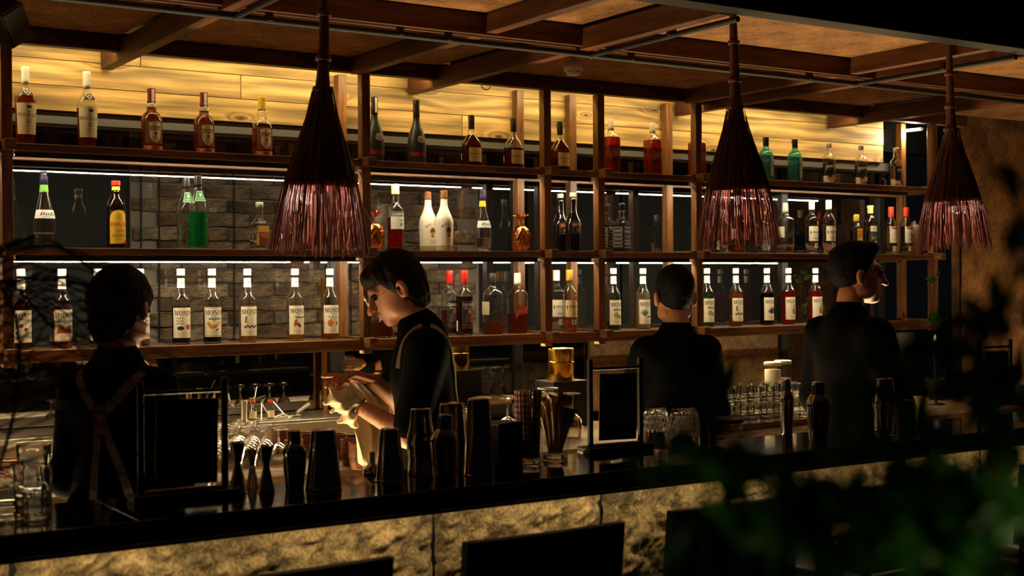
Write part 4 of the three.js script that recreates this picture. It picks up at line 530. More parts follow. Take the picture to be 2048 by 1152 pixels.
// ---------- glass and tools on the bar ----------
const YB = 1.0805;
const glassOf = (pts, seg = 28, m = M.glass) => [lathe(pts, seg), m];
function tumbler(label, x, y, z, r, h, group, cut = 0) {
  const t = thing('cut_tumbler', label, 'glass', [x, y, z], rnd(0, 3), group);
  const rows = [[0, r * 0.9], [0.003, r * 0.95]]; for (let i = 0; i <= 8; i++) rows.push([0.006 + (h - 0.008) * (i / 8), r * (0.95 + 0.05 * (i / 8)) - (cut && i > 0 && i < 7 && i % 2 ? 0.0016 : 0)]);
  { const F = rows.map(full), o = loft(F, 40, false, true, cut ? (a, q) => (q < h * 0.62 ? 0.02 * Math.sin(a * 14) : 0) : undefined), I = loft([[h - 0.002, r * 0.94], [h * 0.5, r * 0.91], [0.016, r * 0.84], [0.013, r * 0.7]].map(full), 40, true, false); mesh('bowl', mergeGeometries([o, I]), M.bottleGlass, t); }
  mesh('rim', new THREE.TorusGeometry(r * 0.995, 0.0014, 6, 40).rotateX(PI / 2).translate(0, h, 0), M.glass, t);
  return t;
}
tumbler('clear ridged tumbler standing foremost at the corner of the bar', 0.702, YB, 2.255, 0.042, 0.115, 'ridged tumblers', 1);
tumbler('clear ridged tumbler behind the foremost one, cut by the frame', 0.670, YB, 2.123, 0.042, 0.115, 'ridged tumblers', 1);
{ const t = tumbler('tumbler holding crushed ice behind the foremost tumbler', 0.763, YB, 2.002, 0.04, 0.135, 'ridged tumblers', 1); const ice = []; for (let i = 0; i < 26; i++) { const g = new THREE.IcosahedronGeometry(rnd(0.008, 0.014), 0).scale(1, 0.8, 1.1).rotateY(rnd(0, 6)); ice.push(g.translate(rnd(-0.024, 0.024), 0.03 + 0.09 * (i / 26), rnd(-0.024, 0.024))); } const m = mesh('crushed_ice', merge(ice), phy({ color: 0xffffff, transmission: 0.8, roughness: 0.25, thickness: 0 }), t); m.userData.kind = 'stuff'; }
// lathe-turned steel tools
function turned(name, label, cat, x, z, parts, group, y = YB) { const t = thing(name, label, cat, [x, y, z], 0, group); for (const [n, pts, m] of parts) mesh(n, lathe(pts, 36), m ?? M.chrome, t); return t; }
const jigger = (h, r, w) => [['large_cup', [[0, h * 0.002], [r * 0.86, 0], [r, 0.001], [w, h * 0.56], [0, h * 0.56]]], ['small_cup', [[0, h * 0.56], [w, h * 0.56], [r * 0.92, h - 0.001], [r * 0.88, h], [r * 0.82, h - 0.004], [w * 0.6, h * 0.62]]]];
turned('jigger', 'big double steel jigger beside the first framed card', 'jigger', 1.207, 2.189, jigger(0.125, 0.024, 0.0085), 'double jiggers on the bar');
turned('jigger', 'smallest double steel jigger between two taller ones', 'jigger', 1.270, 2.127, jigger(0.098, 0.0165, 0.006), 'double jiggers on the bar');
turned('jigger', 'medium double steel jigger next to the capped shaker', 'jigger', 1.268, 2.223, jigger(0.117, 0.021, 0.0075), 'double jiggers on the bar');
const tin = (h, rb, rt) => [['cup', [[0, 0.0], [rb - 0.002, 0], [rb, 0.002], [rb - 0.0005, 0.006], [rt, h - 0.006], [rt - 0.002, h - 0.001], [rt - 0.006, h], [0, h - 0.001]]], ['rim_bead', [[rb - 0.001, 0], [rb + 0.0012, 0.001], [rb + 0.0012, 0.004], [rb - 0.001, 0.005]]]];
const cobbler = (s) => [['cup', [[0, 0], [0.031, 0], [0.033, 0.002], [0.042, 0.095], [0.043, 0.118]].map((p) => p.map((q) => q * s))], ['strainer_lid', [[0.0445, 0.116], [0.0448, 0.126], [0.041, 0.138], [0.033, 0.152], [0.024, 0.16], [0.022, 0.164]].map((p) => p.map((q) => q * s))], ['cap', [[0.0245, 0.16], [0.024, 0.19], [0.0225, 0.201], [0.018, 0.205], [0, 0.2055]].map((p) => p.map((q) => q * s))]];
turned('cobbler_shaker', 'dark capped cocktail shaker beside the smallest jiggers', 'shaker', 1.348, 2.213, cobbler(0.72).map(([n, p]) => [n, p, M.gunmetal]), 'capped shakers');
turned('shaker_tin', 'dark upturned shaker tin next to the dark capped shaker', 'shaker', 1.408, 2.256, tin(0.15, 0.0455, 0.031).map(([n, p]) => [n, p, M.gunmetal]), 'upturned tins');
turned('pour_stopper', 'little steel bell stopper beside the short tin', 'stopper', 1.626, 2.095, [['bell', [[0, 0], [0.024, 0], [0.025, 0.004], [0.022, 0.018], [0.012, 0.026], [0.0085, 0.03]]], ['knob', [[0.0085, 0.03], [0.008, 0.05], [0.0085, 0.056], [0.006, 0.061], [0, 0.062]]]]);
turned('shaker_tin', 'short upturned shaker tin near the towel', 'shaker', 1.607, 2.235, tin(0.138, 0.0385, 0.026).map(([n, p]) => [n, p, M.gunmetal]), 'upturned tins');
turned('curved_shaker', 'waisted steel shaker in front of the bartender with glasses', 'shaker', 1.726, 2.189, [['cup', [[0, 0], [0.036, 0], [0.0375, 0.003], [0.0365, 0.02], [0.035, 0.045], [0.04, 0.075], [0.041, 0.09], [0.038, 0.105]], M.gunmetal], ['lid', [[0.038, 0.105], [0.033, 0.125], [0.029, 0.15], [0.0275, 0.176], [0.0255, 0.18], [0, 0.18]], M.gunmetal]]);
{ const t = turned('cobbler_shaker', 'capped cocktail shaker with its cap askew beside the tall tin', 'shaker', 1.726, 2.310, cobbler(0.83).map(([n, p]) => [n, p, M.gunmetal]), 'capped shakers'); t.children[2].rotation.z = -0.16; t.children[2].position.set(-0.02, 0.004, 0); }
turned('shaker_tin', 'tall upturned tin behind the askew shaker', 'shaker', 1.862, 2.124, tin(0.182, 0.045, 0.035).map(([n, p]) => [n, p, M.gunmetal]), 'upturned tins');
turned('shaker_tin', 'tallest upturned tin with bright edge, beside the dark box', 'shaker', 1.852, 2.280, tin(0.206, 0.043, 0.03).map(([n, p]) => [n, p, M.gunmetal]), 'upturned tins');
{ const t = thing('napkin_box', 'plain black box beside the tallest tin', 'box', [1.974, YB, 2.205], 0.1); mesh('body', board(0.085, 0.125, 0.08, 0, 0.0625, 0), M.black, t); mesh('rim', board(0.088, 0.006, 0.083, 0, 0.126, 0), M.redwood, t); }
{ // straws
  const t = thing('straw_glass', 'tall fluted glass packed with red striped straws', 'glass', [2.067, YB, 2.198]);
  mesh('glass', loft([[0, 0.036], [0.004, 0.038], [0.01, 0.037], [0.13, 0.041], [0.172, 0.046], [0.176, 0.0455]].map(full), 60, false, true, (a) => 0.025 * Math.cos(a * 12)), M.glass, t); mesh('base', loft([[0.002, 0.034], [0.016, 0.033]].map(full)), M.crystal, t);
  const sm1 = print(32, 256, '#c9a898', (x) => { x.strokeStyle = '#6a1414'; x.lineWidth = 9; for (let i = -2; i < 14; i++) { x.beginPath(); x.moveTo(-4, i * 22); x.lineTo(36, i * 22 + 22); x.stroke(); } });
  const sg = new THREE.CylinderGeometry(0.0032, 0.0032, 0.19, 8, 1, true).translate(0, 0.113, 0);
  for (let i = 0; i < 34; i++) { const a = i * 2.4, r = 0.005 * Math.sqrt(i); const s = mesh('straw', sg, sm1, t); s.position.set(r * Math.cos(a), 0.002, r * Math.sin(a)); s.rotation.set(0.04 * Math.sin(a), 0, -0.04 * Math.cos(a)); }
}
{ // paper napkins
  const t = thing('napkin_glass', 'glass stuffed with folded paper napkins between straws and card', 'glass', [2.190, YB, 2.172 - 0.02]);
  mesh('glass', loft([[0, 0.036], [0.003, 0.039], [0.115, 0.043], [0.117, 0.042]].map(full), 36, false), M.glass, t); mesh('base', loft([[0.002, 0.036], [0.016, 0.036]].map(full)), M.crystal, t);
  const pm = std({ color: 0xc7ad88, roughness: 0.9, side: THREE.DoubleSide });
  for (let i = 0; i < 9; i++) { const g = new THREE.PlaneGeometry(1, 1, 6, 4), q = g.attributes.position, W = 0.075 + 0.012 * (i % 3), H = 0.125 + 0.012 * ((i * 5) % 4); for (let k = 0; k < q.count; k++) { const u = q.getX(k), v = q.getY(k) + 0.5; q.setXYZ(k, u * mix(0.03, W, v * v), 0.018 + v * H + (v > 0.9 ? 0.025 * (0.5 - Math.abs(u)) : 0), (Math.abs(u) - 0.25) * 0.05 * v + (i - 4) * 0.006 * (0.6 + v)); } g.computeVertexNormals(); const n = mesh('napkin', g, pm, t); n.rotation.set(0, 0.5 + 0.25 * Math.sin(i * 2.3), 0.06 * Math.cos(i * 1.7)); }
}
// hanging cards in wooden frames
function cardFrame(label, x, z, w, h, turn) {
  const t = thing('card_stand', label, 'card stand', [x, YB, z], turn);
  const wm = std({ color: 0x2a160c, map: woodTex, roughness: 0.5 });
  mesh('foot', board(w + 0.05, 0.018, 0.075, 0, 0.009, 0), wm, t);
  for (const s of [-1, 1]) { mesh('upright', board(0.015, h, 0.015, (s * w) / 2, 0.018 + h / 2, 0), wm, t); }
  mesh('crossbar', rod(V(-w / 2, h - 0.012, 0), V(w / 2, h - 0.012, 0), 0.005), wm, t);
  mesh('ledge', board(w - 0.02, 0.008, 0.02, 0, 0.022, 0.004), std({ color: 0x9c7444, roughness: 0.6 }), t);
  const cw = w * 0.74, ch = h * 0.76, card = print(192, 320, '#0d0b0a', (x, W, H) => { lines(x, W / 2, 120, 2, 110, '#4a4038', 10); x.fillStyle = '#6a6056'; x.fillRect(18, 150, 72, 78); x.fillRect(102, 150, 72, 78); x.fillStyle = '#48403a'; x.fillRect(27, 160, 54, 58); x.fillRect(111, 160, 54, 58); });
  const c = mesh('card', board(cw, ch, 0.003, 0.006, h * 0.5 + 0.002, 0, 0), M.black, t); c.rotation.z = -0.02;
  const f = mesh('print', new THREE.PlaneGeometry(cw, ch).translate(0.006, h * 0.5 + 0.002, 0.0022), card, c);
  for (const s of [-1, 1]) { mesh('string', rod(V(s * cw * 0.36, h * 0.87, 0), V(s * cw * 0.4, h - 0.012, 0), 0.0012, 0.0012, 5), M.black, t); mesh('eyelet', new THREE.SphereGeometry(0.0028, 8, 6).translate(s * cw * 0.38 + 0.006, h * 0.855, 0.003), M.chrome, t); }
}
cardFrame('wooden frame with hanging black card in front of the man in braces', 1.068, 2.192, 0.205, 0.27, -0.05);
cardFrame('wooden frame with hanging black card between napkins and crystal glasses', 2.452, 2.099, 0.185, 0.265, -0.05);
cardFrame('wooden frame with hanging card at the far end of the bar beside the glass dome', 4.552, 1.879, 0.185, 0.25, -0.05);
// crystal
function crystalGlass(label, x, z, r, h) {
  const t = thing('crystal_glass', label, 'glass', [x, YB, z], 0, 'upturned crystal glasses');
  const rows = smoothRows([[0, r * 0.98], [0.002, r], [h * 0.45, r * 1.02], [h * 0.75, r], [h * 0.93, r * 0.84], [h, r * 0.7]].map(full), 12);
  { const o = loft(rows, 128, true, false, (a, q) => (q > h * 0.42 && q < h * 0.95 ? -0.05 * (Math.abs(Math.sin(a * 9 + q * 90)) ** 4 + Math.abs(Math.sin(a * 9 - q * 90)) ** 4) : 0)), I = loft([[h * 0.84, r * 0.6], [h * 0.82, r * 0.72], [h * 0.4, r * 0.86], [0, r * 0.93], [-0.0001, r * 0.98]].map(full), 64, false, true); mesh('bowl', mergeGeometries([o, I]), M.bottleGlass, t); }
  mesh('foot', loft([[h - 0.012, r * 0.74], [h - 0.002, r * 0.7], [h, r * 0.62]].map(full)), M.crystal, t);
}
crystalGlass('crystal glass with cut diamonds, partly behind the framed card', 2.604, 2.120 - 0.015, 0.04, 0.125);
crystalGlass('crystal glass with cut diamonds, in full view', 2.594, 2.231 + 0.02, 0.046, 0.135);
{ const t = thing('lidded_jar', 'glass jar with flat wooden lid on the bar', 'jar', [2.870, YB, 2.127]); mesh('jar', loft([[0, 0.05], [0.003, 0.054], [0.06, 0.054], [0.062, 0.052]].map(full), 32, false), M.glass, t); mesh('lid', loft([[0.062, 0.058], [0.064, 0.06], [0.074, 0.06], [0.076, 0.058]].map(full)), M.redwood, t); mesh('base', loft([[0.001, 0.05], [0.008, 0.05]].map(full)), M.crystal, t); }
turned('cobbler_shaker', 'bright slim cocktail shaker before the tumbler stacks', 'shaker', 3.185, 2.085, cobbler(0.9).map(([n, p]) => [n, p.map(([r, h]) => [r * 0.62, h])]), 'capped shakers');
turned('cobbler_shaker', 'steel cocktail shaker in the shadow of the profile bartender', 'shaker', 3.147, 2.265, cobbler(0.92).map(([n, p]) => [n, p, M.gunmetal]), 'capped shakers');
turned('curved_shaker', 'dark waisted shaker deep in the shadow past the profile bartender', 'shaker', 3.514, 2.218, [['cup', [[0, 0], [0.036, 0], [0.0375, 0.003], [0.035, 0.045], [0.041, 0.09], [0.038, 0.105]], M.gunmetal], ['lid', [[0.038, 0.105], [0.03, 0.145], [0.0275, 0.176], [0.0255, 0.18], [0, 0.18]], M.gunmetal]]);
turned('shaker_tin', 'dark upturned tin beside the shadowed waisted shaker', 'shaker', 3.452, 2.353, tin(0.12, 0.043, 0.031).map(([n, p]) => [n, p, M.gunmetal]), 'upturned tins');
{ const t = thing('dome_lamp', 'small glass dome with pale candle at the far end of the bar', 'candle', [4.735, YB, 1.854]); mesh('dome', lathe([[0.055, 0], [0.056, 0.06], [0.048, 0.1], [0.028, 0.124], [0, 0.132]]), M.glass, t); mesh('candle', lathe([[0, 0], [0.042, 0], [0.042, 0.075], [0.038, 0.078], [0, 0.077]]), flat(0x9fc4b8, 0.5), t); mesh('plate', lathe([[0, -0.0004], [0.065, -0.0004], [0.065, 0.004], [0.056, 0.004]]), M.black, t); }

// ---------- things on the back counter ----------
const YC = 0.9005;
// upside-down stemware
function stemware(label, x, z, k, group, y = YC) {
  const t = thing('wine_glass', label, 'glass', [x, y, z], 0, group), s = k ?? 1;
  mesh('bowl', lathe([[0.0345, 0], [0.0385, 0.02], [0.0403, 0.045], [0.0342, 0.073], [0.0185, 0.0895], [0, 0.095], [0, 0.098], [0.005, 0.098], [0.02, 0.092], [0.036, 0.075], [0.042, 0.045], [0.04, 0.02], [0.036, 0], [0.0345, 0]].map((p) => p.map((q) => q * s)), 20), M.bottleGlass, t);
  mesh('stem', lathe([[0.005, 0.097], [0.0034, 0.12], [0.0036, 0.165], [0.007, 0.172]].map((p) => p.map((q) => q * s)), 10), M.crystal, t);
  mesh('foot', lathe([[0, 0.17], [0.007, 0.17], [0.035, 0.176], [0.037, 0.178], [0.035, 0.18], [0, 0.181]].map((p) => p.map((q) => q * s)), 22), M.crystal, t);
  return t;
}
{
  let first = null; const grp = 'upturned stem glasses behind the jiggers', lab = 'upturned stem glass in the crowd behind the jiggers and the first card';
  for (let i = 0; i < 7; i++) for (let j = 0; j < 7; j++) { const x = 1.62 + i * 0.066 + (j % 2) * 0.033, z = 0.13 + j * 0.066; first ? copy(first, lab, [x, YC, z], 0, grp, 0.74) : ((first = stemware(lab, x, z, 1, grp)), first.scale.setScalar(0.74)); }
  const g2 = 'upturned stem glasses behind the straws', l2 = 'upturned stem glass on the back counter behind straws and napkins';
  for (const [x, z] of [[3.0, 0.45], [3.11, 0.47], [3.22, 0.45], [3.33, 0.47], [3.05, 0.56], [3.16, 0.57], [3.27, 0.58], [3.42, 0.52]]) copy(first, l2, [x, YC + 0.0, z], 0, g2, 1.12);
  const g3 = 'short stem glasses behind the tallest tin', l3 = 'short upturned stem glass behind the tallest tin and the dark box';
  for (let i = 0; i < 5; i++) for (let j = 0; j < 2; j++) copy(first, l3, [2.5 + i * 0.082 + j * 0.04, YC, 0.5 + j * 0.09], 0, g3, 0.85);
}
// wooden cups
{
  const spots = [[548, 895, 'farthest wooden cup under the steel ledge'], [572, 905, 'wooden cup just behind the dark capped shaker'], [612, 893, 'wooden cup seen between the dark shaker and tin'], [672, 900, 'wooden cup right beside the dark tin'], [700, 905, 'wooden cup tucked under the hanging towel'], [722, 922, 'foremost wooden cup touching the towel']];
  const X = [2.137, 2.040, 2.179, 2.264, 2.227, 2.204], Z = [0.260, 0.621, 0.423, 0.539, 0.723, 0.838];
  const wm = std({ color: 0xb5672c, map: woodTex, roughness: 0.45 });
  spots.forEach(([, , l], i) => { const t = thing('wooden_cup', l, 'cup', [X[i], YC, Z[i]], i, 'turned wooden cups'); mesh('body', lathe([[0, 0.002], [0.026, 0], [0.029, 0.002], [0.036, 0.05], [0.036, 0.098], [0.034, 0.1], [0.031, 0.098], [0.03, 0.02], [0, 0.015]]), wm, t); mesh('band', lathe([[0.0335, 0.03], [0.0345, 0.031], [0.0358, 0.046], [0.0353, 0.048]]), M.redwood, t); });
}
// sauce bottles with red caps
for (const [x, z, l] of [[2.177, -0.08, 'small sauce bottle with red cap on the steel ledge, nearer the tools'], [2.259, -0.08, 'small sauce bottle with red cap beside the brass post']]) {
  const t = thing('sauce_bottle', l, 'bottle', [x - 0.02, 1.0045, z], 0, 'sauce bottles'); mesh('glass', loft(smoothRows([[0, 0.013], [0.002, 0.0155], [0.05, 0.0155], [0.062, 0.011], [0.068, 0.0095], [0.075, 0.0095]].map(full))), M.glass, t); mesh('cap', loft([[0.073, 0.012], [0.086, 0.0118], [0.087, 0.01]].map(full)), flat(0xa82418), t); mesh('label', sticker(smoothRows([[0, 0.0157], [0.05, 0.0157]].map(full)), 0.012, 0.042, -1.4, 1.4), L.blank, t); mesh('contents', loft([[0.003, 0.013], [0.04, 0.0132]].map(full)), flat(0x8a7a4a), t);
}
// tools on the ledge
const YL = 1.0045;
turned('jigger', 'tall steel jigger on the ledge, matte and broad', 'jigger', 2.109, -0.06, [['cup', [[0, 0], [0.013, 0], [0.0135, 0.07], [0.0165, 0.092], [0.015, 0.093]], M.steel]], 'jiggers on the ledge', YL);
turned('jigger', 'slender steel jigger on the ledge with flared cups', 'jigger', 2.155, -0.08, jigger(0.1, 0.014, 0.006), 'jiggers on the ledge', YL);
{ const t = thing('bar_spoon', 'thin twisted bar spoon leaning on the ledge', 'spoon'); const x = 2.155; mesh('shaft', rod(V(x, YL + 0.002, -0.1), V(x + 0.05, 1.145, -0.15), 0.0022), M.chrome, t); mesh('bowl', new THREE.SphereGeometry(0.01, 12, 8).scale(1, 0.35, 1.4).translate(x - 0.004, YL + 0.004, -0.098), M.chrome, t);
  const s = thing('ice_tongs', 'open steel tongs lying peaked on the ledge', 'tongs'); const q = 2.208; mesh('arm', rod(V(q - 0.02, YL + 0.002, -0.06), V(q + 0.005, 1.075, -0.12), 0.003), M.chrome, s); mesh('arm', rod(V(q + 0.03, YL + 0.002, -0.08), V(q + 0.005, 1.075, -0.12), 0.003), M.chrome, s); mesh('hinge', new THREE.SphereGeometry(0.005, 10, 8).translate(q + 0.005, 1.075, -0.12), M.chrome, s);
  const k = thing('corkscrew', 'steel corkscrew propped on the ledge tray', 'corkscrew'); const p = 2.263 + 0.02; mesh('handle', rod(V(p - 0.01, 1.08, -0.14), V(p + 0.02, YL + 0.02, -0.09), 0.004), M.chrome, k); mesh('lever', rod(V(p + 0.02, YL + 0.02, -0.09), V(p - 0.03, YL + 0.008, -0.08), 0.005), M.chrome, k); mesh('screw', rod(V(p + 0.02, YL + 0.02, -0.09), V(p + 0.045, YL + 0.004, -0.07), 0.004), M.chrome, k);
  const h = thing('paring_knife', 'short knife with grey handle lying at a slant on the ledge', 'knife'); const r = 2.340 + 0.04; mesh('handle', rod(V(r, YL + 0.02, -0.12), V(r + 0.075, YL + 0.05, -0.16), 0.008, 0.009), std({ color: 0x77706c, roughness: 0.4 }), h); mesh('blade', board(0.09, 0.003, 0.02, r - 0.04, YL + 0.012, -0.1), M.chrome, h);
  const tr = thing('tool_tray', 'low dark steel tray under the bar tools', 'tray', [2.238, YL - 0.0035, -0.1]); mesh('plate', board(0.26, 0.004, 0.09, 0, 0.002, 0), M.steel, tr); for (const s of [-1, 1]) mesh('edge', board(0.26, 0.008, 0.004, 0, 0.004, s * 0.045), M.steel, tr); }
// right side of the back counter
{
  const bd = thing('drying_board', 'pale wooden board under the stacked tumblers', 'board', [4.392 - 0.1, YC, 0.6]); mesh('plank', board(0.95, 0.02, 0.3, 0, 0.01, 0), std({ color: 0xb98a50, map: woodTex, roughness: 0.5 }), bd); mesh('edge', board(0.95, 0.006, 0.02, 0, 0.022, 0.14), M.redwood, bd);
  let first = null; const bx = 4.392 - 0.5, lab = ['tumbler in the lower layer stacked on the pale board', 'tumbler in the upper layer stacked on the pale board'], grp = ['lower layer of stacked tumblers', 'upper layer of stacked tumblers'];
  for (let l = 0; l < 2; l++) for (let i = 0; i < 10; i++) for (let j = 0; j < 3; j++) {
    const x = bx + 0.05 + i * 0.085 + (j % 2) * 0.03, z = 0.52 + j * 0.08, y = YC + 0.021 + l * 0.086;
    if (x > bx + 0.92) continue;
    first ? copy(first, lab[l], [x, y, z], i + j, grp[l]) : ((first = tumbler(lab[0], x, y, z, 0.036, 0.085, grp[0], 1)));
  }
  const jm = [[5.028, 'white lidded canister full of white powder behind the tumblers', 0.8], [5.173, 'lidded canister with brown contents behind the profile bartender', 0.25]];
  jm.forEach(([x, l, f], i) => { const t = thing('canister', l, 'canister', [x, YC, i ? 0.05 : 0.12], 0, 'lidded canisters'); t.position.y = YC; mesh('stand', board(0.12, 0.13, 0.1, 0, 0.065, 0), M.frame, t); mesh('jar', loft([[0.131, 0.042], [0.134, 0.045], [0.235, 0.045], [0.237, 0.043]].map(full), 28, false), M.glass, t); mesh('contents', loft([[0.135, 0.042], [0.135 + 0.1 * f, 0.0425]].map(full)), flat(i ? 0x7a4a28 : 0xefe6cc, 0.9), t); mesh('lid', loft([[0.236, 0.047], [0.252, 0.047], [0.256, 0.043]].map(full)), flat(i ? 0xa8a490 : 0xcfc9b4, 0.5), t); });
  const b = thing('brass_canister', 'tall brass cylinder behind the napkin glass', 'canister', [3.670, YC, 0.08]); mesh('body', lathe([[0, 0.22], [0.062, 0.22], [0.062, 0.37], [0.058, 0.374], [0, 0.374]]), M.brass, b); mesh('band', lathe([[0.062, 0.3], [0.064, 0.302], [0.064, 0.31], [0.062, 0.312]]), M.brass, b); mesh('plinth', board(0.2, 0.22, 0.16, 0, 0.11, 0), M.black, b);
  for (const [px, l, c] of [[3.492, 'little bitters bottle with pale cap behind the straws', 0xb88a7a], [3.549, 'little bitters bottle with yellow cap behind the straws', 0xc8b43c]]) { const t = thing('bitters_bottle', l, 'bottle', [px, YC, 0.1], 0, 'bitters bottles'); mesh('glass', loft(smoothRows([[0, 0.018], [0.002, 0.021], [0.11, 0.021], [0.135, 0.011], [0.15, 0.01]].map(full))), tinted(0x3a2416, 0.5), t); mesh('cap', loft([[0.148, 0.0125], [0.17, 0.012], [0.171, 0.01]].map(full)), flat(c), t); mesh('label', sticker(smoothRows([[0, 0.0212], [0.11, 0.0212]].map(full)), 0.05, 0.1, -1.4, 1.4), L.blank, t); }
  const s = thing('order_screen', 'dark order screen with faint bluish face behind the profile bartender', 'screen', [5.844, YC, 0.25], -0.2); mesh('stand', rod(V(0, 0, 0), V(0, 0.22, 0), 0.02), M.black, s); mesh('foot', board(0.16, 0.012, 0.12, 0, 0.006, 0), M.black, s); mesh('housing', board(0.26, 0.19, 0.02, 0, 0.3, 0), M.black, s); mesh('screen_face', new THREE.PlaneGeometry(0.08, 0.06).translate(-0.03, 0.32, 0.0105), glow([0.12, 0.2, 0.5], 0.12), s);
  const g = thing('glass_pitcher', 'clear water jug on the back counter beside the brass cylinder', 'jug', [3.458, YC, 0.27]); mesh('body', loft([[0, 0.045], [0.003, 0.05], [0.16, 0.046], [0.2, 0.05], [0.202, 0.049]].map(full), 30, false), M.glass, g); mesh('rim', new THREE.TorusGeometry(0.05, 0.002, 6, 30).rotateX(PI / 2).translate(0, 0.202, 0), M.chrome, g);
}
// left end: glasses with drinks and steel pans under the palm
for (const [px, py, r, l] of [[60, 885, 0.05, 'round bowl with pale garnish nearest the tumblers'], [110, 893, 0.05, 'round bowl with dark red rim beside the man in braces'], [20, 880, 0.05, 'round bowl cut by the frame']]) {}
{
  const X = [1.2, 1.06, 1.0], Z = [-0.003, 0.156, -0.130], l = ['garnish bowl with pale slices behind the ice tumbler', 'garnish bowl with dark red rim beside the man in braces', 'garnish bowl cut by the frame under the palm'];
  for (let i = 0; i < 3; i++) { const t = thing('garnish_bowl', l[i], 'bowl', [X[i], YC, [0.16, 0.3, 0.13][i]], 0, 'garnish bowls'); mesh('bowl', lathe([[0, 0.002], [0.04, 0], [0.06, 0.03], [0.068, 0.06], [0.066, 0.061], [0.056, 0.03], [0.038, 0.006], [0, 0.006]]), M.steel, t); mesh('rim', new THREE.TorusGeometry(0.068, 0.004, 8, 36).rotateX(PI / 2).translate(0, 0.061, 0), i === 1 ? flat(0x6a1c1c) : M.steel, t); mesh('slices', new THREE.SphereGeometry(0.05, 16, 8).scale(1, 0.4, 1).translate(0, 0.042, 0), flat([0xd8c88c, 0xb86a3a, 0xc8b06c][i], 0.8), t); }
  const w = thing('wire_rack', 'square wire rack on the worktop beside the bent elbow', 'rack', [1.02, YC, 0.66]); for (let i = 0; i <= 8; i++) { mesh('wire', rod(V(-0.12 + i * 0.03, 0.012, -0.1), V(-0.12 + i * 0.03, 0.012, 0.1), 0.0012, 0.0012, 5), M.black, w); if (i < 7) mesh('wire', rod(V(-0.12, 0.012, -0.09 + i * 0.03), V(0.12, 0.012, -0.09 + i * 0.03), 0.0012, 0.0012, 5), M.black, w); } for (const s of [-1, 1]) mesh('foot', rod(V(0.12 * s, 0.0, -0.1), V(0.12 * s, 0.0, 0.1), 0.012 * 0.2), M.black, w);
}

{ const x = 5.938, y = 1.269 - 0.9005, t = thing('candlestick', 'slim candlestick with a small white flame in the dark past the profile bartender', 'candle', [x, YC, 0.45]); mesh('foot', lathe([[0, 0], [0.05, 0], [0.05, 0.006], [0.012, 0.014], [0.008, 0.03]]), M.black, t); mesh('shaft', rod(V(0, 0.02, 0), V(0, y - 0.06, 0), 0.006), M.black, t); mesh('candle', rod(V(0, y - 0.07, 0), V(0, y - 0.015, 0), 0.01), M.white, t); mesh('flame', lathe([[0, 0], [0.006, 0.006], [0.007, 0.014], [0.003, 0.026], [0, 0.032]], 12).translate(0, y - 0.012, 0), glow([1, 0.78, 0.45], 14), t); const l = new THREE.PointLight(new THREE.Color(1, 0.7, 0.4), 0.02); l.name = 'flame_glow'; l.position.set(0, y + 0.004, 0); l.shadow.radius = 0.4; t.add(l); }
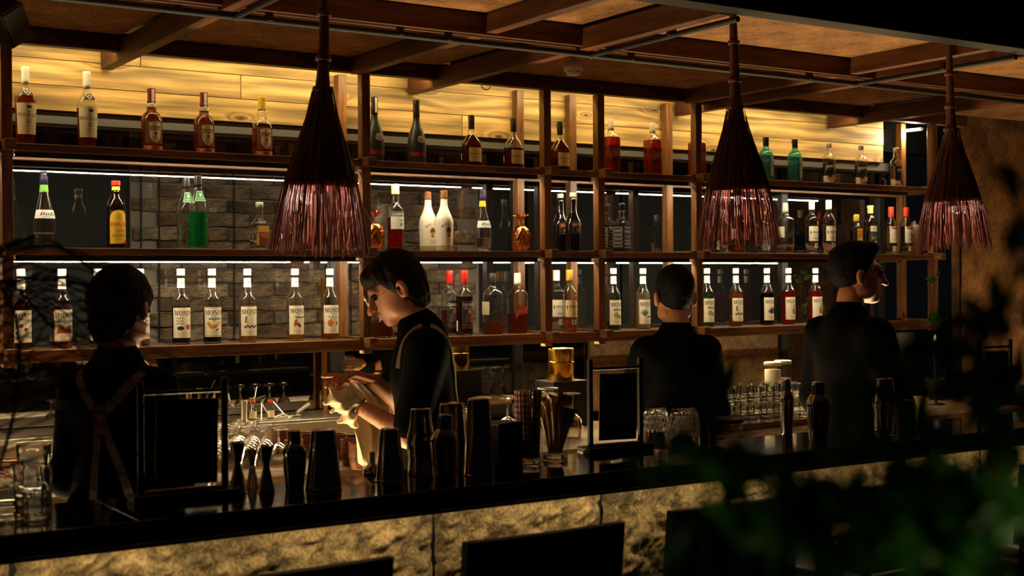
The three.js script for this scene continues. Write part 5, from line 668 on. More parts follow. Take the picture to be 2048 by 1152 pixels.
// ---------- people ----------
// surface of a distance field on a grid
function nets(f, lo, hi, cell) {
  const n = [0, 1, 2].map((k) => Math.ceil((hi[k] - lo[k]) / cell) + 1), [nx, ny, nz] = n, v = new Float32Array(nx * ny * nz), id = new Int32Array(nx * ny * nz).fill(-1), pos = [], idx = [];
  for (let z = 0, i = 0; z < nz; z++) for (let y = 0; y < ny; y++) for (let x = 0; x < nx; x++, i++) v[i] = f(lo[0] + x * cell, lo[1] + y * cell, lo[2] + z * cell);
  const I = (x, y, z) => x + nx * (y + ny * z), E = [[0, 1], [0, 2], [0, 4], [1, 3], [1, 5], [2, 3], [2, 6], [3, 7], [4, 5], [4, 6], [5, 7], [6, 7]];
  const c = new Float32Array(8);
  for (let z = 0; z < nz - 1; z++) for (let y = 0; y < ny - 1; y++) for (let x = 0; x < nx - 1; x++) {
    let m = 0; for (let k = 0; k < 8; k++) { c[k] = v[I(x + (k & 1), y + ((k >> 1) & 1), z + (k >> 2))]; if (c[k] < 0) m |= 1 << k; }
    if (m === 0 || m === 255) continue;
    let px = 0, py = 0, pz = 0, w = 0;
    for (const [a, b] of E) if (((m >> a) & 1) !== ((m >> b) & 1)) { const t = c[a] / (c[a] - c[b]); px += mix(a & 1, b & 1, t); py += mix((a >> 1) & 1, (b >> 1) & 1, t); pz += mix(a >> 2, b >> 2, t); w++; }
    id[I(x, y, z)] = pos.length / 3; pos.push(lo[0] + (x + px / w) * cell, lo[1] + (y + py / w) * cell, lo[2] + (z + pz / w) * cell);
  }
  for (let z = 1; z < nz - 1; z++) for (let y = 1; y < ny - 1; y++) for (let x = 1; x < nx - 1; x++) {
    const s = v[I(x, y, z)] < 0;
    const quad = (o, a, b, cc, d) => { if (a < 0 || b < 0 || cc < 0 || d < 0) return; o ? idx.push(a, b, cc, a, cc, d) : idx.push(a, cc, b, a, d, cc); };
    if (s !== v[I(x + 1, y, z)] < 0) quad(s, id[I(x, y - 1, z - 1)], id[I(x, y, z - 1)], id[I(x, y, z)], id[I(x, y - 1, z)]);
    if (s !== v[I(x, y + 1, z)] < 0) quad(s, id[I(x - 1, y, z - 1)], id[I(x - 1, y, z)], id[I(x, y, z)], id[I(x, y, z - 1)]);
    if (s !== v[I(x, y, z + 1)] < 0) quad(s, id[I(x - 1, y - 1, z)], id[I(x, y - 1, z)], id[I(x, y, z)], id[I(x - 1, y, z)]);
  }
  const g = new THREE.BufferGeometry(); g.setAttribute('position', new THREE.Float32BufferAttribute(pos, 3)); g.setIndex(idx); g.computeVertexNormals();
  const uv = new Float32Array((pos.length / 3) * 2); for (let i = 0; i < uv.length / 2; i++) { uv[2 * i] = pos[3 * i] + pos[3 * i + 2]; uv[2 * i + 1] = pos[3 * i + 1]; } g.setAttribute('uv', new THREE.BufferAttribute(uv, 2));
  return g;
}
const smin = (a, b, k) => { const h = Math.max(k - Math.abs(a - b), 0) / k; return Math.min(a, b) - h * h * k * 0.25; };
const ell = (x, y, z, cx, cy, cz, rx, ry, rz) => { const a = x - cx, b = y - cy, c = z - cz, k0 = Math.hypot(a / rx, b / ry, c / rz), k1 = Math.hypot(a / (rx * rx), b / (ry * ry), c / (rz * rz)); return k1 < 1e-9 ? -Math.min(rx, ry, rz) : (k0 * (k0 - 1)) / k1; };
// bones: [a, b, ra, rb, depth factor]
function bonesField(list, k, grow = 0) {
  const B = list.map(([a, b, ra, rb, zs = 1]) => ({ a, d: [b[0] - a[0], b[1] - a[1], (b[2] - a[2]) / zs], ra: ra + grow, rb: rb + grow, zs }));
  return (x, y, z) => { let s = 1e3; for (const o of B) { const px = x - o.a[0], py = y - o.a[1], pz = (z - o.a[2]) / o.zs, L = o.d[0] ** 2 + o.d[1] ** 2 + o.d[2] ** 2, t = L ? clamp((px * o.d[0] + py * o.d[1] + pz * o.d[2]) / L) : 0; const q = (Math.hypot(px - t * o.d[0], py - t * o.d[1], pz - t * o.d[2]) - mix(o.ra, o.rb, t)) * Math.min(1, o.zs); s = smin(s, q, k); } return s; };
}
function handBones(w, d, n, thumbSide, curl) {
  const D = V(...d).normalize(), N = V(...n).addScaledVector(D, -V(...n).dot(D)).normalize(), S = D.clone().cross(N).multiplyScalar(thumbSide), W = V(...w), out = [], P = (v) => [v.x, v.y, v.z];
  const len = [[0.044, 0.027, 0.021], [0.049, 0.03, 0.022], [0.045, 0.028, 0.021], [0.035, 0.022, 0.018]];
  for (let i = 0; i < 4; i++) {
    const s = (1.5 - i) * 0.0205, base = W.clone().addScaledVector(D, 0.088 - 0.004 * Math.abs(i - 1)).addScaledVector(S, s);
    out.push([P(W.clone().addScaledVector(S, s * 0.55).addScaledVector(D, 0.008)), P(base), 0.0135, 0.0112]);
    let p = base, a = curl[i] ?? curl[0], dir = D.clone().addScaledVector(S, (1.5 - i) * 0.05).normalize();
    len[i].forEach((l, j) => { dir = dir.clone().multiplyScalar(Math.cos(a)).addScaledVector(N, Math.sin(a)).normalize(); const q = p.clone().addScaledVector(dir, l); out.push([P(p), P(q), 0.0095 - 0.001 * j, 0.0088 - 0.001 * j]); p = q; });
  }
  let p = W.clone().addScaledVector(D, 0.022).addScaledVector(S, 0.022), dir = D.clone().multiplyScalar(0.75).addScaledVector(S, 0.6).addScaledVector(N, 0.3).normalize();
  [[0.042, 0.0135], [0.034, 0.0105], [0.026, 0.0095]].forEach(([l, r], j) => { const q = p.clone().addScaledVector(dir, l); out.push([P(p), P(q), r, r - 0.001]); p = q; dir = dir.clone().addScaledVector(N, 0.35).addScaledVector(S, -0.25).normalize(); });
  return out;
}
function headField(jaw = 1) {
  return (x, y, z) => {
    const ax = Math.abs(x);
    let s = ell(x, y, z, 0, 0.028, -0.014, 0.075, 0.094, 0.094);
    s = smin(s, ell(x, y, z, 0, -0.04, 0.026, 0.057 * jaw, 0.072, 0.062), 0.03);
    s = smin(s, ell(x, y, z, 0, -0.098, 0.062, 0.024 * jaw, 0.017, 0.02), 0.03);
    s = smin(s, ell(ax, y, z, 0.05, -0.07, 0.0, 0.018 * jaw, 0.024, 0.04), 0.03);
    s = smin(s, ell(x, y, z, 0, 0.026, 0.078, 0.05, 0.012, 0.016), 0.02);
    s = -smin(-s, ell(ax, y, z, 0.032, 0.004, 0.098, 0.02, 0.012, 0.016), 0.012);
    const nt = clamp((0.012 - y) / 0.05), nz = 0.09 + 0.024 * nt; s = smin(s, Math.hypot(x / (0.8 + 0.5 * nt), Math.max(0, y - 0.012) + Math.max(0, -0.04 - y), z - nz) - (0.007 + 0.006 * nt), 0.012);
    s = smin(s, ell(ax, y, z, 0.013, -0.038, 0.098, 0.008, 0.007, 0.009), 0.008);
    s = smin(s, ell(x, y, z, 0, -0.063, 0.083, 0.024, 0.007, 0.014), 0.008); s = smin(s, ell(x, y, z, 0, -0.075, 0.08, 0.021, 0.007, 0.013), 0.006);
    const ear = Math.max(ell(ax, y, z, 0.082 + 0.25 * Math.max(0, -z), -0.006, -0.014, 0.013, 0.033, 0.02), -ell(ax, y, z, 0.09, -0.006, -0.006, 0.009, 0.019, 0.01)); s = smin(s, ear, 0.006);
    return s;
  };
}
const hairs = {
  bowl: (x, y, z) => { const n = 0.007 * (noise(x * 60, y * 25, z * 60) - 0.5) + 0.006 * (noise(x * 130, y * 18, z * 130) - 0.5); return Math.max(smin(ell(x, y, z, 0, 0.022, -0.014, 0.092, 0.112, 0.107), ell(x, y, z, 0, -0.075, -0.035, 0.06, 0.085, 0.062), 0.045) + n, Math.min(z - (0.05 + 0.9 * (y - 0.045)), 0.05 - y), -0.15 + 0.5 * Math.max(0, Math.abs(x) - 0.02) - y); },
  fringe: (x, y, z) => { const n = 0.011 * (noise(x * 55, y * 22, z * 55) - 0.5), q = noise(x * 120, y * 40, z * 120) * 0.004; let s = smin(ell(x, y, z, 0, 0.036, -0.016, 0.088, 0.105, 0.108), ell(x, y, z, 0, 0.07, 0.062, 0.062, 0.036, 0.042), 0.03); s = smin(s, ell(x, y, z, 0, -0.03, -0.05, 0.074, 0.085, 0.062), 0.03) + n + q; return Math.max(s, Math.min(z - (0.035 + 0.7 * (y - 0.02)), 0.038 - y), -0.13 + 0.8 * (z + 0.1) - y); },
  crop: (x, y, z) => { const n = 0.004 * (noise(x * 90, y * 60, z * 90) - 0.5), top = clamp((y - 0.02) / 0.08), r = 0.004 + 0.012 * top; return Math.max(ell(x, y, z, 0, 0.03 + 0.004 * top, -0.015, 0.075 + r, 0.094 + r, 0.094 + r) + n, Math.min(z - (0.035 + 0.9 * (y - 0.03)), 0.085 - y), -0.09 + 0.55 * (z + 0.07) - y); },
  quiff: (x, y, z) => { const n = 0.004 * (noise(x * 90, y * 60, z * 90) - 0.5), top = clamp((y - 0.03) / 0.07), r = 0.003 + 0.014 * top; const s = smin(ell(x, y, z, 0, 0.03, -0.015, 0.075 + r, 0.094 + r, 0.096 + r), ell(x, y, z, 0, 0.105, 0.055, 0.058, 0.024, 0.046), 0.03); return Math.max(s + n, Math.min(z - (0.03 + 0.9 * (y - 0.03)), 0.088 - y), -0.095 + 0.55 * (z + 0.07) - y); },
};
function person(o) {
  const t = thing('person', o.label, 'person', [o.x, 0, o.z], o.yaw), P = (a) => a;
  const lean = (p) => { const c = Math.cos(o.lean ?? 0), s = Math.sin(o.lean ?? 0), y = p[1] - 0.95, z = p[2]; return [p[0], 0.95 + y * c - z * s, y * s + z * c]; };
  const w0 = o.w ?? 1, k = o.s ?? 1, sc = (p) => p.map((q) => q * k), sh = [0.168 * w0, 1.375, -0.012], J = { hip: [0, 0.95, 0], waist: lean([0, 1.08, 0]), chest: lean([0, 1.27, 0]), nb: lean([0, 1.4, -0.02]), sL: lean(sh), sR: lean([-sh[0], sh[1], sh[2]]) };
  const H = o.head, arm = (S, E, W) => [[S, E, 0.052 * w0, 0.042 * w0], [E, W, 0.041 * w0, 0.027]];
  const torso = [[J.hip, J.waist, 0.15 * w0, 0.138 * w0, 0.7], [J.waist, J.chest, 0.138 * w0, 0.158 * w0, 0.66], [lean([-0.12 * w0, 1.36, -0.012]), lean([0.12 * w0, 1.36, -0.012]), 0.062, 0.062], [J.chest, J.nb, 0.1 * w0, 0.075, 0.8]];
  const legs = []; for (const s of [-1, 1]) legs.push([[0.085 * s, 0.92, 0], [0.1 * s, 0.5, 0.02], 0.088, 0.06], [[0.1 * s, 0.5, 0.02], [0.105 * s, 0.08, 0], 0.057, 0.042]);
  const neck = [[J.nb, [H.at[0] * 0.7, mix(J.nb[1], H.at[1], 0.62), mix(J.nb[2], H.at[2], 0.62) - 0.01], 0.058, 0.054]];
  const arms = [...arm(J.sL, o.L.e, o.L.w), ...arm(J.sR, o.R.e, o.R.w)];
  const skin = bonesField([...torso, ...neck, ...arms, ...legs], 0.035);
  const gs = [nets(skin, [-0.42, 0.02, -0.3], [0.42, 1.62, 0.52], 0.015)];
  // head on its own finer grid
  const hm = new THREE.Matrix4().makeRotationFromEuler(new THREE.Euler(H.pitch ?? 0, H.yaw ?? 0, H.roll ?? 0, 'YXZ')).setPosition(...H.at);
  gs.push(nets(headField(o.jaw ?? 1), [-0.11, -0.14, -0.13], [0.11, 0.14, 0.14], 0.005).applyMatrix4(hm));
  for (const [A, side] of [[o.L, 1], [o.R, -1]]) { const b = handBones(A.w, A.d, A.n, side * (A.flip ?? 1), A.curl ?? [0.5]), f = bonesField(b, 0.008), lo = [9, 9, 9], hi = [-9, -9, -9]; for (const [p, q] of b) for (const e of [p, q]) for (let i = 0; i < 3; i++) { lo[i] = Math.min(lo[i], e[i] - 0.03); hi[i] = Math.max(hi[i], e[i] + 0.03); } gs.push(nets(f, lo, hi, 0.0042)); }
  mesh('body', merge(gs).scale(k, k, k), M.skin, t);
  // clothes
  const upper = [[J.sL, [0, 1, 2].map((i) => mix(J.sL[i], o.L.e[i], o.sleeve ?? 0.98)), 0.052 * w0, 0.048 * w0], [J.sR, [0, 1, 2].map((i) => mix(J.sR[i], o.R.e[i], o.sleeve ?? 0.98)), 0.052 * w0, 0.048 * w0]];
  if (o.longSleeve) upper.push([o.L.e, [0, 1, 2].map((i) => mix(o.L.e[i], o.L.w[i], 0.9)), 0.042, 0.033], [o.R.e, [0, 1, 2].map((i) => mix(o.R.e[i], o.R.w[i], 0.9)), 0.042, 0.033]);
  const sb = bonesField([...torso, ...upper, [J.nb, [0, mix(J.nb[1], H.at[1], 0.3), mix(J.nb[2], H.at[2], 0.3)], 0.056, 0.05]], 0.04, 0.013);
  const wr = (x, y, z) => 0.006 * (fbm(x * 9 + y * 4, y * 7, z * 9 + 5, 2) - 0.5);
  const vneck = o.vneck ? (x, y, z) => (y - (J.nb[1] - 0.045)) * 0.8 - Math.abs(x) * 1.2 + (z - 0.02) * 0.9 - 0.05 : null;
  const shirt = (x, y, z) => { let s = sb(x, y, z) + wr(x, y, z); if (vneck) s = Math.max(s, vneck(x, y, z)); return Math.max(s, 0.86 - y); };
  const garment = mesh('shirt', nets(shirt, [-0.42, 0.82, -0.3], [0.42, 1.62, 0.52], 0.0125).scale(k, k, k), M.shirt, t);
  const col = []; for (let i = 0; i < 14; i++) { const a = (i / 14) * 6.283; col.push(V(0.066 * Math.cos(a), J.nb[1] + 0.035 - 0.018 * Math.sin(a), J.nb[2] + 0.008 + 0.064 * Math.sin(a))); }
  if (!o.vneck) mesh('collar', new THREE.TubeGeometry(new THREE.CatmullRomCurve3(col, true), 40, 0.014, 8).scale(k, k, k), M.shirt, garment);
  const tb = bonesField([[J.hip, [0, 1.0, 0], 0.15, 0.15, 0.72], ...legs], 0.04, 0.012);
  mesh('trousers', nets((x, y, z) => Math.max(tb(x, y, z), 0.05 - y), [-0.3, 0.03, -0.25], [0.3, 1.04, 0.25], 0.016).scale(k, k, k), M.trousers, t);
  for (const s of [-1, 1]) mesh('shoe', new THREE.SphereGeometry(0.06, 16, 10).scale(0.8, 0.75, 2.1).translate(0.105 * s, 0.046, 0.05), M.black, t);
  mesh('hair', nets(hairs[o.hair], [-0.13, -0.16, -0.15], [0.13, 0.19, 0.15], 0.005).applyMatrix4(hm).scale(k, k, k), o.hairMat ?? M.hair, t);
  for (const s of [-1, 1]) { const e = new THREE.SphereGeometry(0.0125, 14, 10).translate(0.031 * s, 0.004, 0.0835).applyMatrix4(hm).scale(k, k, k); mesh('eye', e, flat(0x2a1a12, 0.15), t); }
  // a strap laid on the shirt: points [x, y] seen from behind (side -1) or from the front (side 1)
  t.userData.strap = undefined; delete t.userData.strap;
  const strap = (pts, side, w = 0.028, m = M.strap, name = 'brace_strap') => {
    const c = new THREE.CatmullRomCurve3(pts.map((p) => V(p[0], p[1], p[2] ?? 0))), out = [], N = 40;
    for (let i = 0; i <= N; i++) { const p = c.getPoint(i / N); let z = side * 0.35, hit = false; for (let s = 0; s < 300; s++) { const d = shirt(p.x, p.y, z); if (d < 0.002) { hit = true; break; } z -= side * Math.max(0.001, d * 0.5); if (z * side < -0.3) break; } if (!hit) continue; const e = 0.004, g = V(shirt(p.x + e, p.y, z) - shirt(p.x - e, p.y, z), shirt(p.x, p.y + e, z) - shirt(p.x, p.y - e, z), shirt(p.x, p.y, z + e) - shirt(p.x, p.y, z - e)).normalize(); out.push([V(p.x, p.y, z), g]); }
    const pos = [], idx = [];
    out.forEach(([p, n], i) => { const tg = out[Math.min(out.length - 1, i + 1)][0].clone().sub(out[Math.max(0, i - 1)][0]).normalize(), b = tg.clone().cross(n).normalize(); for (const [u, h] of [[-w / 2, 0.001], [-w / 2, 0.005], [w / 2, 0.005], [w / 2, 0.001]]) { const q = p.clone().addScaledVector(b, u).addScaledVector(n, h); pos.push(q.x * k, q.y * k, q.z * k); } });
    for (let i = 0; i < out.length - 1; i++) for (let j = 0; j < 4; j++) { const a = i * 4 + j, b2 = i * 4 + ((j + 1) % 4); idx.push(a, b2, a + 4, b2, b2 + 4, a + 4); }
    const g = new THREE.BufferGeometry(); g.setAttribute('position', new THREE.Float32BufferAttribute(pos, 3)); g.setIndex(idx); const q = g.toNonIndexed(); q.computeVertexNormals(); mesh(name, q, m, t);
  };
  return { t, strap, hm, J, k };
}
// man in crossed braces, seen from behind
{
  const p = person({ label: 'bartender in black shirt with crossed braces seen from behind', x: 1.081, z: 1.6, w: 0.82, yaw: Math.atan2(0.76, -0.65), s: 0.952, lean: 0.04, hair: 'bowl', sleeve: 1, longSleeve: 1,
    head: { at: [0.0, 1.605, 0.03], pitch: 0.12, yaw: 0.0 }, L: { e: [0.178, 1.1, 0.02], w: [0.14, 1.06, 0.25], d: [-0.5, 0, 0.85], n: [-0.3, -1, 0] }, R: { e: [-0.178, 1.1, 0.02], w: [-0.12, 1.08, 0.25], d: [0.5, 0, 0.85], n: [0.3, -1, 0] } });
  p.strap([[0.085, 1.425], [0.06, 1.38], [0.02, 1.325], [0.0, 1.3]], -1); p.strap([[-0.12, 1.425], [-0.095, 1.395], [-0.04, 1.335], [0.0, 1.3]], -1);
  p.strap([[0.0, 1.3], [0.012, 1.2], [0.018, 1.05], [0.02, 0.92]], -1, 0.024); p.strap([[-0.005, 1.3], [-0.04, 1.2], [-0.085, 1.08], [-0.1, 0.95]], -1, 0.024);
  p.strap([[0.0, 1.335], [0.0, 1.27]], -1, 0.045, M.leather, 'leather_patch');
}
// man with glasses wiping a glass
{
  const p = person({ label: 'bartender in black shirt and glasses wiping a glass with a towel', x: 2.316, z: 1.2, yaw: Math.atan2(-0.92, -0.39), s: 1, lean: 0.1, hair: 'fringe', hairMat: M.hairBrown, sleeve: 0.92,
    head: { at: [0.0, 1.575, 0.125], pitch: 0.42, yaw: 0.0 }, L: { e: [0.2, 1.08, 0.1], w: [0.085, 1.175, 0.27], d: [-0.35, 0.35, 0.85], n: [-0.75, 0.35, 0.3], curl: [1.0, 1.05, 1.1, 1.15] }, R: { e: [-0.2, 1.11, 0.05], w: [-0.05, 1.25, 0.205], d: [0.3, 0.25, 0.9], n: [0.3, -0.9, 0.2], curl: [0.12, 0.42, 0.5, 0.55] } });
  p.strap([[0.1, 1.3], [0.105, 1.4], [0.1, 1.45]], 1); p.strap([[0.1, 1.46], [0.095, 1.38], [0.06, 1.25], [0.02, 1.1], [0.0, 0.95]], -1, 0.032); p.strap([[-0.1, 1.46], [-0.09, 1.38], [-0.05, 1.25], [0.0, 1.12]], -1, 0.032);
  const add = (n, g, m, par) => mesh(n, g.applyMatrix4(p.hm), m, par);
  const gl = add('eyeglasses', merge([-1, 1].map((s) => new THREE.TorusGeometry(0.023, 0.0013, 8, 32).translate(0.031 * s, 0.0, 0.112))), M.chrome, p.t);
  add('bridge', rod(V(-0.009, 0.004, 0.113), V(0.009, 0.004, 0.113), 0.0012), M.chrome, gl);
  for (const s of [-1, 1]) { add('temple', rod(V(0.054 * s, 0.005, 0.111), V(0.08 * s, 0.008, -0.005), 0.0012), M.chrome, gl); add('lens', new THREE.CircleGeometry(0.0225, 24).translate(0.031 * s, 0, 0.112), M.pane, gl); }
  const br = new THREE.TorusGeometry(0.031, 0.003, 8, 28); const d = V(0.085 - 0.2, 1.175 - 1.08, 0.27 - 0.1).normalize(); br.applyQuaternion(new THREE.Quaternion().setFromUnitVectors(V(0, 0, 1), d)).translate(0.085 - d.x * 0.02, 1.175 - d.y * 0.02, 0.27 - d.z * 0.02); mesh('bracelet', br, M.chrome, p.t);
  const er = new THREE.SphereGeometry(0.004, 8, 6).translate(0.08, -0.042, -0.005).applyMatrix4(p.hm); mesh('earring', er, M.chrome, p.t);
}
// man with short hair, seen from behind, arms crossed
{
  const p = person({ label: 'bartender with short hair seen from behind, arms folded in front', x: 3.490, z: 1.15, w: 0.86, yaw: Math.atan2(0.35, -0.94), s: 0.955, lean: 0.02, hair: 'crop', sleeve: 1, longSleeve: 1,
    head: { at: [0.0, 1.6, 0.02], pitch: 0.06, yaw: 0.05 }, L: { e: [0.205, 1.1, 0.05], w: [-0.06, 1.13, 0.2], d: [-1, 0.05, -0.25], n: [0, 0, -1], curl: [0.3] }, R: { e: [-0.205, 1.1, 0.05], w: [0.06, 1.17, 0.23], d: [1, 0.05, -0.2], n: [0, 0, -1], curl: [0.3] } });
}
// man in profile looking along the bar
{
  const p = person({ label: 'bartender in open collar dark shirt looking along the bar in profile', x: 4.021, z: 1.6, yaw: Math.atan2(0.97, 0.1), s: 1.005, lean: 0.0, hair: 'quiff', jaw: 1.14, sleeve: 1, longSleeve: 1, vneck: 1,
    head: { at: [0.0, 1.605, 0.035], pitch: -0.08, yaw: -0.4 }, L: { e: [0.24, 1.1, 0.02], w: [0.2, 0.88, 0.12], d: [0, -1, 0.2], n: [-1, 0, 0], curl: [0.35] }, R: { e: [-0.24, 1.1, 0.02], w: [-0.2, 0.88, 0.12], d: [0, -1, 0.2], n: [1, 0, 0], curl: [0.35] } });
}
// towel and the glass inside it
{
  const t = thing('bar_towel', 'cream cloth hanging from the hands of the bartender with glasses', 'towel');
  const edgeL = [V(2.001, 1.229, 1.02), V(2.020, 1.174, 1.04), V(2.064, 1.102, 1.06), V(2.091, 1.012, 1.06), V(2.110, 0.944, 1.06)];
  const edgeR = [V(2.161, 1.217, 1.02), V(2.246, 1.168, 1.0), V(2.259, 1.085, 1.0), V(2.224, 1.007, 1.02), V(2.181, 0.942, 1.03)];
  const a = new THREE.CatmullRomCurve3(edgeL), b = new THREE.CatmullRomCurve3(edgeR), nu = 40, nv = 60, pos = [], idx = [], uv = [];
  for (const side of [1, -1]) for (let j = 0; j <= nv; j++) for (let i = 0; i <= nu; i++) { const u = i / nu, v = j / nv, p = a.getPoint(v).lerp(b.getPoint(v), u), e = Math.sin(u * PI); p.z += 0.022 * Math.sin(u * 15 + v * 3) * (0.3 + v) + 0.01 * Math.sin(u * 31 - v * 5) + 0.05 * e * (1 - v) * (1 - v) + side * 0.007 * Math.sqrt(Math.max(0, e)); p.y += 0.02 * e * (1 - v) ** 3 + (v > 0.95 ? 0.006 * Math.sin(u * 9) : 0); pos.push(p.x, p.y, p.z); uv.push(u * 0.2, v * 0.35); }
  const off = (nu + 1) * (nv + 1); for (let s = 0; s < 2; s++) for (let j = 0; j < nv; j++) for (let i = 0; i < nu; i++) { const k = s * off + j * (nu + 1) + i, m = k + nu + 1; s ? idx.push(k, k + 1, m, m, k + 1, m + 1) : idx.push(k, m, k + 1, m, m + 1, k + 1); }
  const g = new THREE.BufferGeometry(); g.setAttribute('position', new THREE.Float32BufferAttribute(pos, 3)); g.setAttribute('uv', new THREE.Float32BufferAttribute(uv, 2)); g.setIndex(idx); g.computeVertexNormals(); mesh('cloth', g, M.towel, t);
  { const cx = 1.992, cy = 1.184; mesh('gathered_fold', nets((x, y, z) => { const u = x - cx, v = y - cy, w2 = z - 1.17, f = 0.007 * Math.sin(u * 90 + v * 70 + w2 * 40) + 0.006 * Math.sin(v * 130 - u * 60) + 0.008 * (fbm(x * 22, y * 22, z * 22, 2) - 0.5); return smin(ell(u, v, w2, -0.012, 0.012, 0, 0.058, 0.042, 0.045), ell(u, v, w2, 0.022, -0.03, -0.015, 0.036, 0.06, 0.036), 0.04) + f; }, [cx - 0.1, cy - 0.12, 1.08], [cx + 0.1, cy + 0.09, 1.25], 0.0045), M.towel, t); }
  const w = stemware('stem glass being wiped in the hands of the bartender with glasses', 2.077, 1.05, 0.62, undefined, 1.234); w.rotation.set(2.7, 0, 0.5); w.position.y = 1.309 + 0.02; for (const c of w.children) c.material = M.glass;
}
// ---------- twig pendant lamps ----------
const twigTex = tex(256, 256, (u, v) => { const t = 0.75 + 0.4 * (tn(u, v, 90, 6, 61) - 0.5) + 0.2 * (tn(u, v, 200, 20, 62) - 0.5); return [t, t * 0.96, t * 0.94]; }, true, 1);
const bark = [0xa86452, 0x8c5040, 0xb8705c].map((c) => phy({ color: c, map: twigTex, roughness: 0.5, transmission: 0.4, thickness: 0, clearcoat: 0.2 }));
const TW = { bundle: std({ color: 0x8c5444, map: twigTex, roughness: 0.7 }), bark };
function pendant(label, x, z, yBot, yTop, tilt, s) {
  const t = thing('twig_pendant', label, 'pendant lamp', [x, yTop, z]); t.rotation.z = tilt;
  const Ln = yTop - yBot, R = [[0, 0.142], [0.09, 0.128], [0.17, 0.114], [0.26, 0.092], [0.34, 0.066], [0.44, 0.034], [0.52, 0.0235], [0.57, 0.0205], [0.68, 0.0185], [0.8, 0.0165], [1.2, 0.016]].map(([h, r]) => [h * s, r * s]);
  const rad = (h) => { let i = 0; while (i < R.length - 2 && R[i + 1][0] < h) i++; const u = clamp((h - R[i][0]) / (R[i + 1][0] - R[i][0])); return mix(R[i][1], R[i + 1][1], u); };
  const core = []; for (let i = 0; i <= 30; i++) { const h = mix(0.19 * s, Ln, i / 30); core.push([h - Ln, (rad(h) - 0.004) * (i ? 1 : 0.96), (rad(h) - 0.004) * (i ? 1 : 0.96), 2]); }
  mesh('twig_bundle', loft(core, 200, true, false, (a, h) => 0.09 * noise(Math.cos(a) * 14, Math.sin(a) * 14, h * 3) - 0.05 + 0.05 * noise(Math.cos(a) * 33, Math.sin(a) * 33, h * 4)), TW.bundle, t);
  for (const h of [0.585, 0.49, 0.72]) if (h * s < Ln) mesh('binding', new THREE.TorusGeometry(rad(h * s) + 0.001, 0.0035, 6, 28).rotateX(PI / 2).scale(1, 2.4, 1).translate(0, h * s - Ln, 0), TW.bundle, t);
  for (let i = 0; i < 230; i++) {
    const a = i * 2.39996 + rnd(-0.1, 0.1), inn = i % 3 === 2 ? rnd(0.55, 0.9) : rnd(0.95, 1.06), end = rnd(-0.02, 0.022) * s + (inn < 0.92 ? 0.012 : 0), top = (i % 3 === 2 ? 0.2 : rnd(0.28, 0.5)) * s, pts = [], tw = rnd(-0.12, 0.12), n = 5;
    for (let k = 0; k <= n; k++) { const h = mix(end, top, k / n), r = (rad(Math.max(0, h)) + 0.003) * mix(inn, 1, k / n) + rnd(-0.0012, 0.0012), b = a + tw * (1 - k / n); pts.push(V(r * Math.cos(b), h - Ln, r * Math.sin(b))); }
    mesh('twig', new THREE.TubeGeometry(new THREE.CatmullRomCurve3(pts), 6, rnd(0.0011, 0.0024) * s, 4), TW.bark[i % 3], t);
  }
  for (let i = 0; i < 9; i++) { const a = rnd(0, 6.28), h = rnd(0.12, 0.4) * s, r = rad(h); mesh('stray_twig', rod(V(r * Math.cos(a), h - Ln, r * Math.sin(a)), V((r + 0.05) * Math.cos(a + 0.2), h - 0.1 - Ln, (r + 0.05) * Math.sin(a + 0.2)), 0.0012, 0.0008, 4), TW.bark[0], t); }
  mesh('socket', rod(V(0, 0.23 * s - Ln, 0), V(0, 0.172 * s - Ln, 0), 0.018), M.black, t);
  mesh('bulb', new THREE.SphereGeometry(0.014, 16, 12).translate(0, 0.16 * s - Ln, 0), glow([1, 0.62, 0.5], 0.4), t);
  const l = new THREE.PointLight(new THREE.Color(1, 0.6, 0.47), 0.2); l.name = 'bulb_glow'; l.position.set(0, 0.16 * s - Ln, 0); l.shadow.radius = 1; l.castShadow = true; t.add(l);
}
pendant('large twig broom lamp before the widest bay', 1.684, 1.7, 1.693, 2.592, -0.03, 0.98);
pendant('twig broom lamp hanging over the short haired bartender', 3.307, 1.7, 1.730, 2.592, 0.028, 1.02);
pendant('twig broom lamp before the ochre pier', 4.504, 1.7, 1.725, 2.592, 0.03, 1.0);

// ---------- bar stools ----------
function stool(label, x, z, turn, top = 1.045) {
  const t = thing('bar_stool', label, 'bar stool', [x, 0, z], turn, 'dark bar stools'), wm = M.stool ??= std({ color: 0x1d110b, map: woodTex, roughness: 0.55 });
  const bk = new THREE.BoxGeometry(0.425, 0.24, 0.024, 16, 3, 1), p = bk.attributes.position; for (let i = 0; i < p.count; i++) p.setZ(i, p.getZ(i) - 0.25 * p.getX(i) ** 2 + 0.1 * (p.getY(i) + 0.1)); bk.computeVertexNormals(); mesh('backrest', bk.translate(0, top - 0.12, 0.2), wm, t);
  mesh('seat', board(0.42, 0.045, 0.4, 0, 0.74, 0, 0.015), wm, t); mesh('cushion', board(0.39, 0.03, 0.37, 0, 0.775, 0, 0.014), M.blackSatin, t);
  for (const sx of [-1, 1]) { mesh('back_post', rod(V(0.17 * sx, 0.74, 0.18), V(0.17 * sx, top - 0.08, 0.185), 0.014), wm, t); for (const sz of [-1, 1]) mesh('leg', rod(V(0.2 * sx, 0, 0.19 * sz), V(0.17 * sx, 0.73, 0.16 * sz), 0.016, 0.019), wm, t); mesh('stretcher', rod(V(0.19 * sx, 0.28, -0.18), V(0.19 * sx, 0.28, 0.18), 0.011), wm, t); }
  for (const sz of [-1, 1]) mesh('foot_rest', rod(V(-0.19, 0.25, 0.18 * sz), V(0.19, 0.25, 0.18 * sz), 0.011), wm, t);
}
stool('dark bar stool whose back rises before the first framed card', 1.02, 2.74, 0, 1.05);
